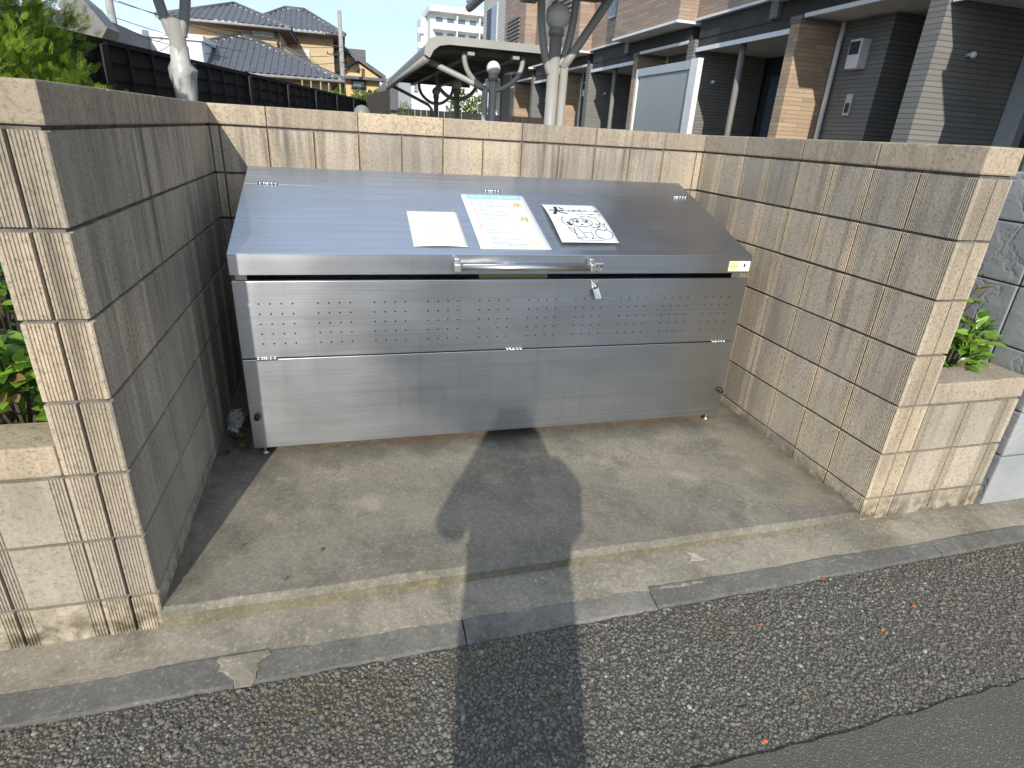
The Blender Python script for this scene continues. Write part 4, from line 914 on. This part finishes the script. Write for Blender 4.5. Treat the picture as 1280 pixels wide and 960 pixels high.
# right wing with its own hip roof and balcony
pyramid(h1, -1.75, 37.6, 6.9, 2.1, 3.0, 5.55, .55)
child(MB().box((-3.8,35.4,2.9), (.25,40,5.38)), 'wall', M_CREAM, h1)
q0 = ony(358, 60, 35.3); q1 = ony(388, 83, 35.3)
wd_ = child(MB().box((q0.x, 35.3, q1.z), (q1.x, 35.39, q0.z)), 'window', M_WALLW, h1); child(MB().box((q0.x+.1, 35.27, q1.z+.1), (q1.x-.1, 35.295, q0.z-.1)), 'pane', M_SILVER, wd_)
q = ony(348, 52, 31.2); r = ony(399, 80, 33.0)
bal = MB(); bal.add([(q.x,31.2,2.8),(q.x,31.2,q.z),(r.x,33.0,r.z),(r.x,33.0,2.8),(q.x,31.4,2.8),(q.x,31.4,q.z),(r.x,33.2,r.z),(r.x,33.2,2.8)], [(0,1,2,3)[::-1],(4,5,6,7),(1,5,6,2)[::-1],(0,4,5,1)[::-1],(3,2,6,7)])
child(bal, 'balcony_wall', M_CREAM, h1)
child(MB().tube([ony(345, 40, 30.85), ony(348, 60, 30.85)], .05, 8), 'downpipe', M_EAVE, h1, True)
# gabled cream house further back
h2 = tag(empty('gabled_house', (2, 42, -.1)), 'yellow cream house with two steep gables and dark window bars', 'house')
def gable(x0, x1, y, zb, apx, az, depth, over=.35):
    child(MB().prism([(x0, -.1), (x1, -.1), (x1, zb), (apx, az), (x0, zb)], 1, y, y+depth), 'wall', M_CREAM2, h2)
    for sx, ex in ((x0, -1), (x1, 1)):
        sl = (az-zb)/abs(apx-sx); xx = sx+ex*over
        poly = [(apx, az+.05), (xx, zb-sl*over+.05), (xx, zb-sl*over+.28), (apx, az+.28)]
        child(MB().prism(poly if ex > 0 else poly[::-1], 1, y-.35, y+depth), 'roof_slope', M_ROOF, h2)
a = ony(424, 60, 39); l = ony(402, 78, 39); r = ony(452, 85, 39); gable(l.x, r.x, 39, l.z, a.x, a.z, 6)
a2 = ony(447, 77, 38); l2 = ony(427, 91, 38); r2 = ony(474, 99, 38); gable(l2.x, r2.x, 37.5, l2.z-.1, a2.x, a2.z-.05, 3)
e0 = ony(430, 62, 43); e1 = ony(457, 82, 43); child(MB().box((e0.x, 42, e1.z-1), (e1.x, 47, e0.z)), 'roof_block', M_ROOF, h2)
for px0, py0, px1, py1, yy in ((417,67,422,73,38.95), (428,67,433,73,38.95), (418,75,422,79,38.95), (429,75,433,79,38.95), (446,79,449,91,37.45), (439,99,458,112,37.45)):
    a, b = ony(px0, py0, yy), ony(px1, py1, yy); wd_ = child(MB().box((a.x, yy-.04, b.z), (b.x, yy+.02, a.z)), 'window', M_DOOR, h2)
    child(MB().box((a.x+.12, yy-.07, b.z+.12), (b.x-.12, yy-.045, a.z-.12)), 'pane', M_GLASS, wd_)
child(MB().box((l2.x-.3, 36.9, ony(450,97,37).z-.1), (r2.x+.5, 37.45, ony(450,97,37).z+.05)), 'canopy', M_ROOF, h2)
# utility poles and wires
def pole(x, y, zt, label, arms):
    root = tag(empty('utility_pole', (x, y, -.1)), label, 'utility pole'); child(MB().tube([(x,y,-.1), (x,y,zt)], [.17,.10], 12), 'shaft', M_CONPOLE, root, True)
    for z in arms:
        child(MB().box((x-.75,y-.03,z-.025), (x+.12,y+.03,z+.025)), 'crossarm', M_WIRE, root)
        for dx in (-.7,-.4): child(MB().lathe([(.02,0),(.03,.03),(.02,.08)], (x+dx, y, z+.04), 8), 'insulator', M_WIRE, root, True)
    return root
def wires(label, pairs, r=.012):
    for k, (a, b) in enumerate(pairs):
        a, b = Vector(a), Vector(b); pts = [a.lerp(b, t/10)-Vector((0,0,.5*4*(t/10)*(1-t/10))) for t in range(11)]
        tag(MB().tube(pts, r, 5).build('power_line', M_WIRE), label, 'wire', 'power lines in the sky')
pt_ = ony(424, 13, 33); pole(pt_.x, 33, pt_.z, 'slim concrete utility pole standing before the gabled house', [pt_.z-1.1, pt_.z-1.6, pt_.z-2.0])
pl_ = ony(136, 0, 24); pole(pl_.x, 24, pl_.z+2.5, 'concrete utility pole beside the arched roof building', [pl_.z+.6, pl_.z+1.2])
wires('thin black power line strung between the two utility poles', [((pl_.x+dx, 24, pl_.z+z), (pt_.x+dx, 33, pt_.z-z2)) for dx, z, z2 in ((-.3,.1,1.1),(.3,.0,1.6),(0,-.5,2.0),(.2,-.9,2.3))])
# arched-roof building and white low building at the left
ab = tag(empty('arched_building', (-12, 22, -.1)), 'grey building with arched eave and dark balcony beyond the fence', 'building')
c0 = ony(60, 45, 20); c1 = ony(118, 40, 20); zt = ony(100, 5, 20).z
child(MB().box((c0.x-4, 20, -.1), (c1.x, 27, zt-.2)), 'wall', M_GREYB, ab)
arc = [ony(px, py, 19.6) for px, py in ((88,-14),(100,-4),(112,6),(122,18),(130,28),(137,36))]
child(MB().prism([(p.x, p.z) for p in arc]+[(p.x-.35, p.z-.5) for p in arc[::-1]], 1, 19.4, 20.6), 'arched_eave', simple('arched_eave', (.17,.165,.15), .6), ab)
child(MB().box((c1.x-3, 19.5, zt-1.5), (c1.x-.4, 20, zt-1.3)), 'balcony_slab', M_CONPOLE, ab)
a_, b_ = ony(118, 26, 19.9), ony(128, 34, 19.9); child(MB().box((a_.x, 19.85, b_.z), (b_.x, 19.95, a_.z)), 'window', M_WALLW, ab)
for k in range(3): child(MB().tube([(c1.x-2.8+k*.8, 19.45, zt-3), (c1.x-2.8+k*.8, 19.45, zt+.5)], .05, 8), 'railing_post', M_WIRE, ab)
wb = tag(empty('white_building', (-7, 22, -.1)), 'low white flat roofed building seen over the black fence', 'building')
a_ = ony(138, 34, 26); b_ = ony(240, 44, 26); child(MB().box((a_.x, 26, -.1), (b_.x+.3, 31, a_.z-.2)), 'wall', M_WALLW, wb); child(MB().box((a_.x-.1, 25.9, a_.z-.2), (b_.x+.4, 31.1, a_.z)), 'roof_edge', M_WHITE, wb)
# far apartment block
fbk = tag(empty('apartment_block', (29, 158, -.1)), 'distant white multi storey apartment block with rows of balconies', 'building')
f0 = ony(538, 14, 150); f1 = ony(625, 25, 150)
child(MB().box((f0.x, 150, -.1), (f1.x+6, 162, f0.z-.2)), 'wall', M_WALLW, fbk); child(MB().box((f0.x-.6, 147.6, f0.z-.2), (f1.x+6.4, 163, f0.z+.9)), 'roof_edge', M_WHITE, fbk)
g0 = ony(526, 21, 156); child(MB().box((g0.x, 156, -.1), (f0.x-.02, 164, g0.z)), 'wall', M_WALLW, fbk)
for k in range(5):
    z = f0.z-3.2-k*3.0
    sb = child(MB().box((f0.x+.5, 148, z-.35), (f1.x+6, 149.98, z+1.0)), 'balcony', M_WHITE, fbk); child(MB().box((g0.x-.8, 155.0, z-.6), (f0.x-1, 155.98, z+.5)), 'balcony', M_WHITE, fbk)
    for j in range(9):
        x = f0.x+1.2+j*2.6; child(MB().box((x, 149.9, z+1.05), (x+1.6, 149.97, z+2.2)), 'window', M_GLASS, fbk)
        if j % 2: child(MB().box((x+1.9, 148.0, z+1.0), (x+2.15, 149.9, z+2.6)), 'divider', M_WHITE, fbk)
# white house and grey roofs seen under the carport
wh = tag(empty('white_house', (4, 24, -.1)), 'white rendered house seen beneath the carport roof', 'house')
a_ = ony(514, 98, 22); b_ = ony(600, 98, 22); child(MB().box((a_.x, 22, -.1), (a_.x+6, 28, 3.3)), 'wall', M_WALLW, wh)
child(MB().box((a_.x-.1, 21.9, 3.3), (a_.x+6.4, 28.5, 3.42)), 'roof', M_ROOF, wh)
w0, w1 = ony(517, 103, 21.95), ony(522, 114, 21.95); wd_ = child(MB().box((w0.x, 21.9, w1.z), (w1.x, 21.98, w0.z)), 'window', M_SILVER, wh); child(MB().box((w0.x+.05, 21.87, w1.z+.05), (w1.x-.05, 21.895, w0.z-.05)), 'pane', M_GLASS, wd_)
gh = tag(empty('grey_roofed_house', (2.4, 34, -.1)), 'low house with plain grey roof behind the slat fence', 'house')
a_ = ony(486, 112, 30); b_ = ony(516, 120, 30); child(MB().prism([(a_.x-1.5, 1.9), (b_.x+2, 1.9), (b_.x+1, 3.05), (a_.x-.2, 3.15)], 1, 30, 36), 'roof', M_ROOF, gh); child(MB().box((a_.x-1, 30.3, -.1), (b_.x+1.6, 35.5, 1.88)), 'wall', M_CONPOLE, gh)
# far bushes: leaf clumps
def bush(base, h, r, n, label, seed, mat=None, size=.09, group=None):
    rd = random.Random(seed); root = tag(empty('bush', base), label, 'bush', group); mb = MB()
    for i in range(n):
        a, b = rd.uniform(0, 6.28), rd.uniform(-.2, 1); q = rd.uniform(.55, 1)**.5
        c = Vector((r*q*math.cos(a)*math.sqrt(max(.05, 1-b*b)), r*q*math.sin(a)*math.sqrt(max(.05, 1-b*b)), h*(.45+.5*b*q)+rd.gauss(0, .05))); d = Vector((rd.gauss(0,1), rd.gauss(0,1), rd.gauss(.6,1))).normalized(); w_ = d.orthogonal().normalized()*size*.35
        d = d*size*rd.uniform(.7, 1.3); mb.add([c-d, c+w_, c+d, c-w_], [(0,1,2,3)])
    mb.build('foliage', mat or M_LEAF_D, root)
    st = MB()
    for k in range(5): st.tube([(0,0,0), (r*.4*math.cos(k*1.3), r*.4*math.sin(k*1.3), h*.6)], [.02,.008], 5)
    st.build('stem', M_BARK, root)
for i, (px, py, Y, r, lab) in enumerate([(447,124,17.5,.55,'yellow green weeds growing over the fence below the gabled house'),(466,122,18.5,.6,'pale green bush before the gabled house wall'),(424,122,16,.4,'thin weeds beside bamboo stakes over the fence')]):
    p = ony(px, py, Y); bush((p.x, Y, -.135), p.z+.5, r, 700, lab, 40+i, size=.10)
for i, (px, py, Y, r, lab) in enumerate([(575,122,15.0,.45,'dark green shrub behind the carport posts'),(598,128,15.5,.4,'low shrub beside the square carport post')]):
    p = ony(px, py, Y); bush((p.x, Y, -.135), p.z+.5, r, 500, lab, 50+i, size=.09)
for i, px in enumerate((377,388,400,410,424)):
    p = ony(px, 112, 15.2); t_ = ony(px, 100+i*1.2, 15.2); tag(MB().tube([(p.x,15.2,-.135), (p.x+.03,15.2,t_.z)], .022, 6).build('bamboo_stake', simple('bamboo', (.36,.33,.16), .7) if i == 0 else bpy.data.materials['bamboo']), 'thin bamboo stake standing behind the black fence under tiled eave', 'stake', 'bamboo stakes behind the fence')
# ------------------------------------------------------------------ the photographer, standing behind the camera; only the shadow shows
def photographer():
    gx, gy = .57, -3.44; gz = road_z(gx, gy); root = tag(empty('person', (gx, gy, gz)), 'person in a long coat holding up a phone, seen as a shadow', 'person')
    ph_c = CAM-CF*.016+CR*.062-CU*.030
    V = []; Ed = []; Rd = []
    def v(p, r, par=None):
        V.append(Vector(p)); Rd.append(r)
        if par is not None: Ed.append((par, len(V)-1))
        return len(V)-1
    pel = v((gx, gy, .70), .135); sp = v((gx, gy+.01, .90), .125, pel); ch = v((gx, gy+.01, 1.06), .13, sp); nk = v((gx, gy+.02, 1.165), .058, ch); hd0 = v((gx, gy+.04, 1.235), .07, nk); hd = v((gx, gy+.045, 1.32), .088, hd0); v((gx, gy+.03, 1.385), .062, hd)
    for s in (-1, 1):
        sh = v((gx+s*.155, gy+.01, 1.10), .062, ch); el = v((gx+(.215 if s > 0 else -.235), gy+.10, .86 if s > 0 else .93), .048, sh)
        wr_p = ph_c+CR*s*.07-CF*.05-CU*.075; wr = v(wr_p, .026, el); pm_p = ph_c+CR*s*.052-CF*.034-CU*.02; pm = v(pm_p, .030, wr)
        for f in range(4):
            k1 = v(pm_p+CU*(.030-.02*f)+CR*s*.006-CF*.004, .0085, pm); k2 = v(ph_c+CR*s*.062+CU*(.026-.018*f)-CF*.006, .008, k1); v(ph_c+CR*s*(.050-.004*f)+CU*(.026-.018*f)-CF*.004, .007, k2)
        t1 = v(pm_p-CU*.03-CR*s*.018-CF*.004, .010, pm); v(ph_c+CR*s*.045-CU*.02-CF*.018, .009, t1)
        hp = v((gx+s*.085, gy, .62), .10, pel); kn = v((gx+s*.08, gy+.015, .28), .062, hp); an = v((gx+s*.08, gy-.005, gz+.09), .042, kn); v((gx+s*.085, gy+.11, gz+.04), .038, an)
    me = bpy.data.meshes.new('body'); me.from_pydata([p-Vector(root.location) for p in V], Ed, []); me.update()
    o = bpy.data.objects.new('body', me); COL.objects.link(o); o.parent = root; me.materials.append(simple('skin', (.45,.28,.20), .5))
    sm = o.modifiers.new('skin', 'SKIN'); sm.use_smooth_shade = True
    for i, sv in enumerate(me.skin_vertices[0].data): sv.radius = (Rd[i], Rd[i]); sv.use_root = (i == 0)
    o.modifiers.new('subsurf', 'SUBSURF').levels = 1; o.modifiers['subsurf'].render_levels = 1
    n = 20; prof = [(.10,.10,1.27),(.125,.11,1.20),(.165,.13,1.15),(.185,.14,1.08),(.185,.14,.95),(.18,.14,.82),(.185,.145,.65),(.165,.14,.48),(.15,.13,.34)]; mb = MB()
    for rx, ry, z in prof: mb.v += [(gx+rx*math.cos(6.283*k/n), gy+.01+ry*math.sin(6.283*k/n), z) for k in range(n)]
    mb.f = [(i*n+(k+1)%n, i*n+k, (i+1)*n+k, (i+1)*n+(k+1)%n) for i in range(len(prof)-1) for k in range(n)]+[tuple(range(n))]
    child(mb, 'coat', simple('navy_cloth', (.03,.035,.06), .9), root, True)
    for s in (-1, 1):
        el = Vector((gx+(.215 if s > 0 else -.235), gy+.10, .86 if s > 0 else .93)); child(MB().tube([Vector((gx+s*.14, gy+.01, 1.105)), Vector((gx+s*.20, gy+.05, 1.03)), el, el.lerp(ph_c+CR*s*.07-CF*.05-CU*.075, .97)], [.080,.074,.060,.046], 12), 'sleeve', bpy.data.materials['navy_cloth'], root, True)
        child(MB().cbox((gx+s*.083-.045, gy-.07, gz+.004), (gx+s*.083+.045, gy+.175, gz+.085), .025), 'shoe', M_BLACK, root)
    hm_ = MB(); hm_.sphere((gx-.015, gy+.005, 1.325), .088, 16, 10, 1.05); hm_.tube([(gx, gy-.03, 1.32), (gx, gy-.04, 1.15)], [.085,.13], 14); child(hm_, 'hair', M_BLACK, root, True)
    nz = MB(); nz.tube([(gx, gy+.125, 1.335), (gx, gy+.152, 1.305)], [.008,.014], 8); child(nz, 'nose', bpy.data.materials['skin'], root, True)
    for s in (-1, 1): child(MB().sphere((gx+s*.032, gy+.122, 1.335), .012, 10, 8), 'eye', M_WHITE, root, True)
    p = MB(); p.box((-.068,-.034,-.004), (.068,.034,.004)); M = Matrix.Translation(ph_c) @ Matrix((CR, CU, -CF)).transposed().to_4x4(); p.v = [tuple(M @ Vector(q)) for q in p.v]
    phn = p.build('phone', M_DARK); tag(phn, "black phone held up in the photographer's hands", 'phone')
photographer()
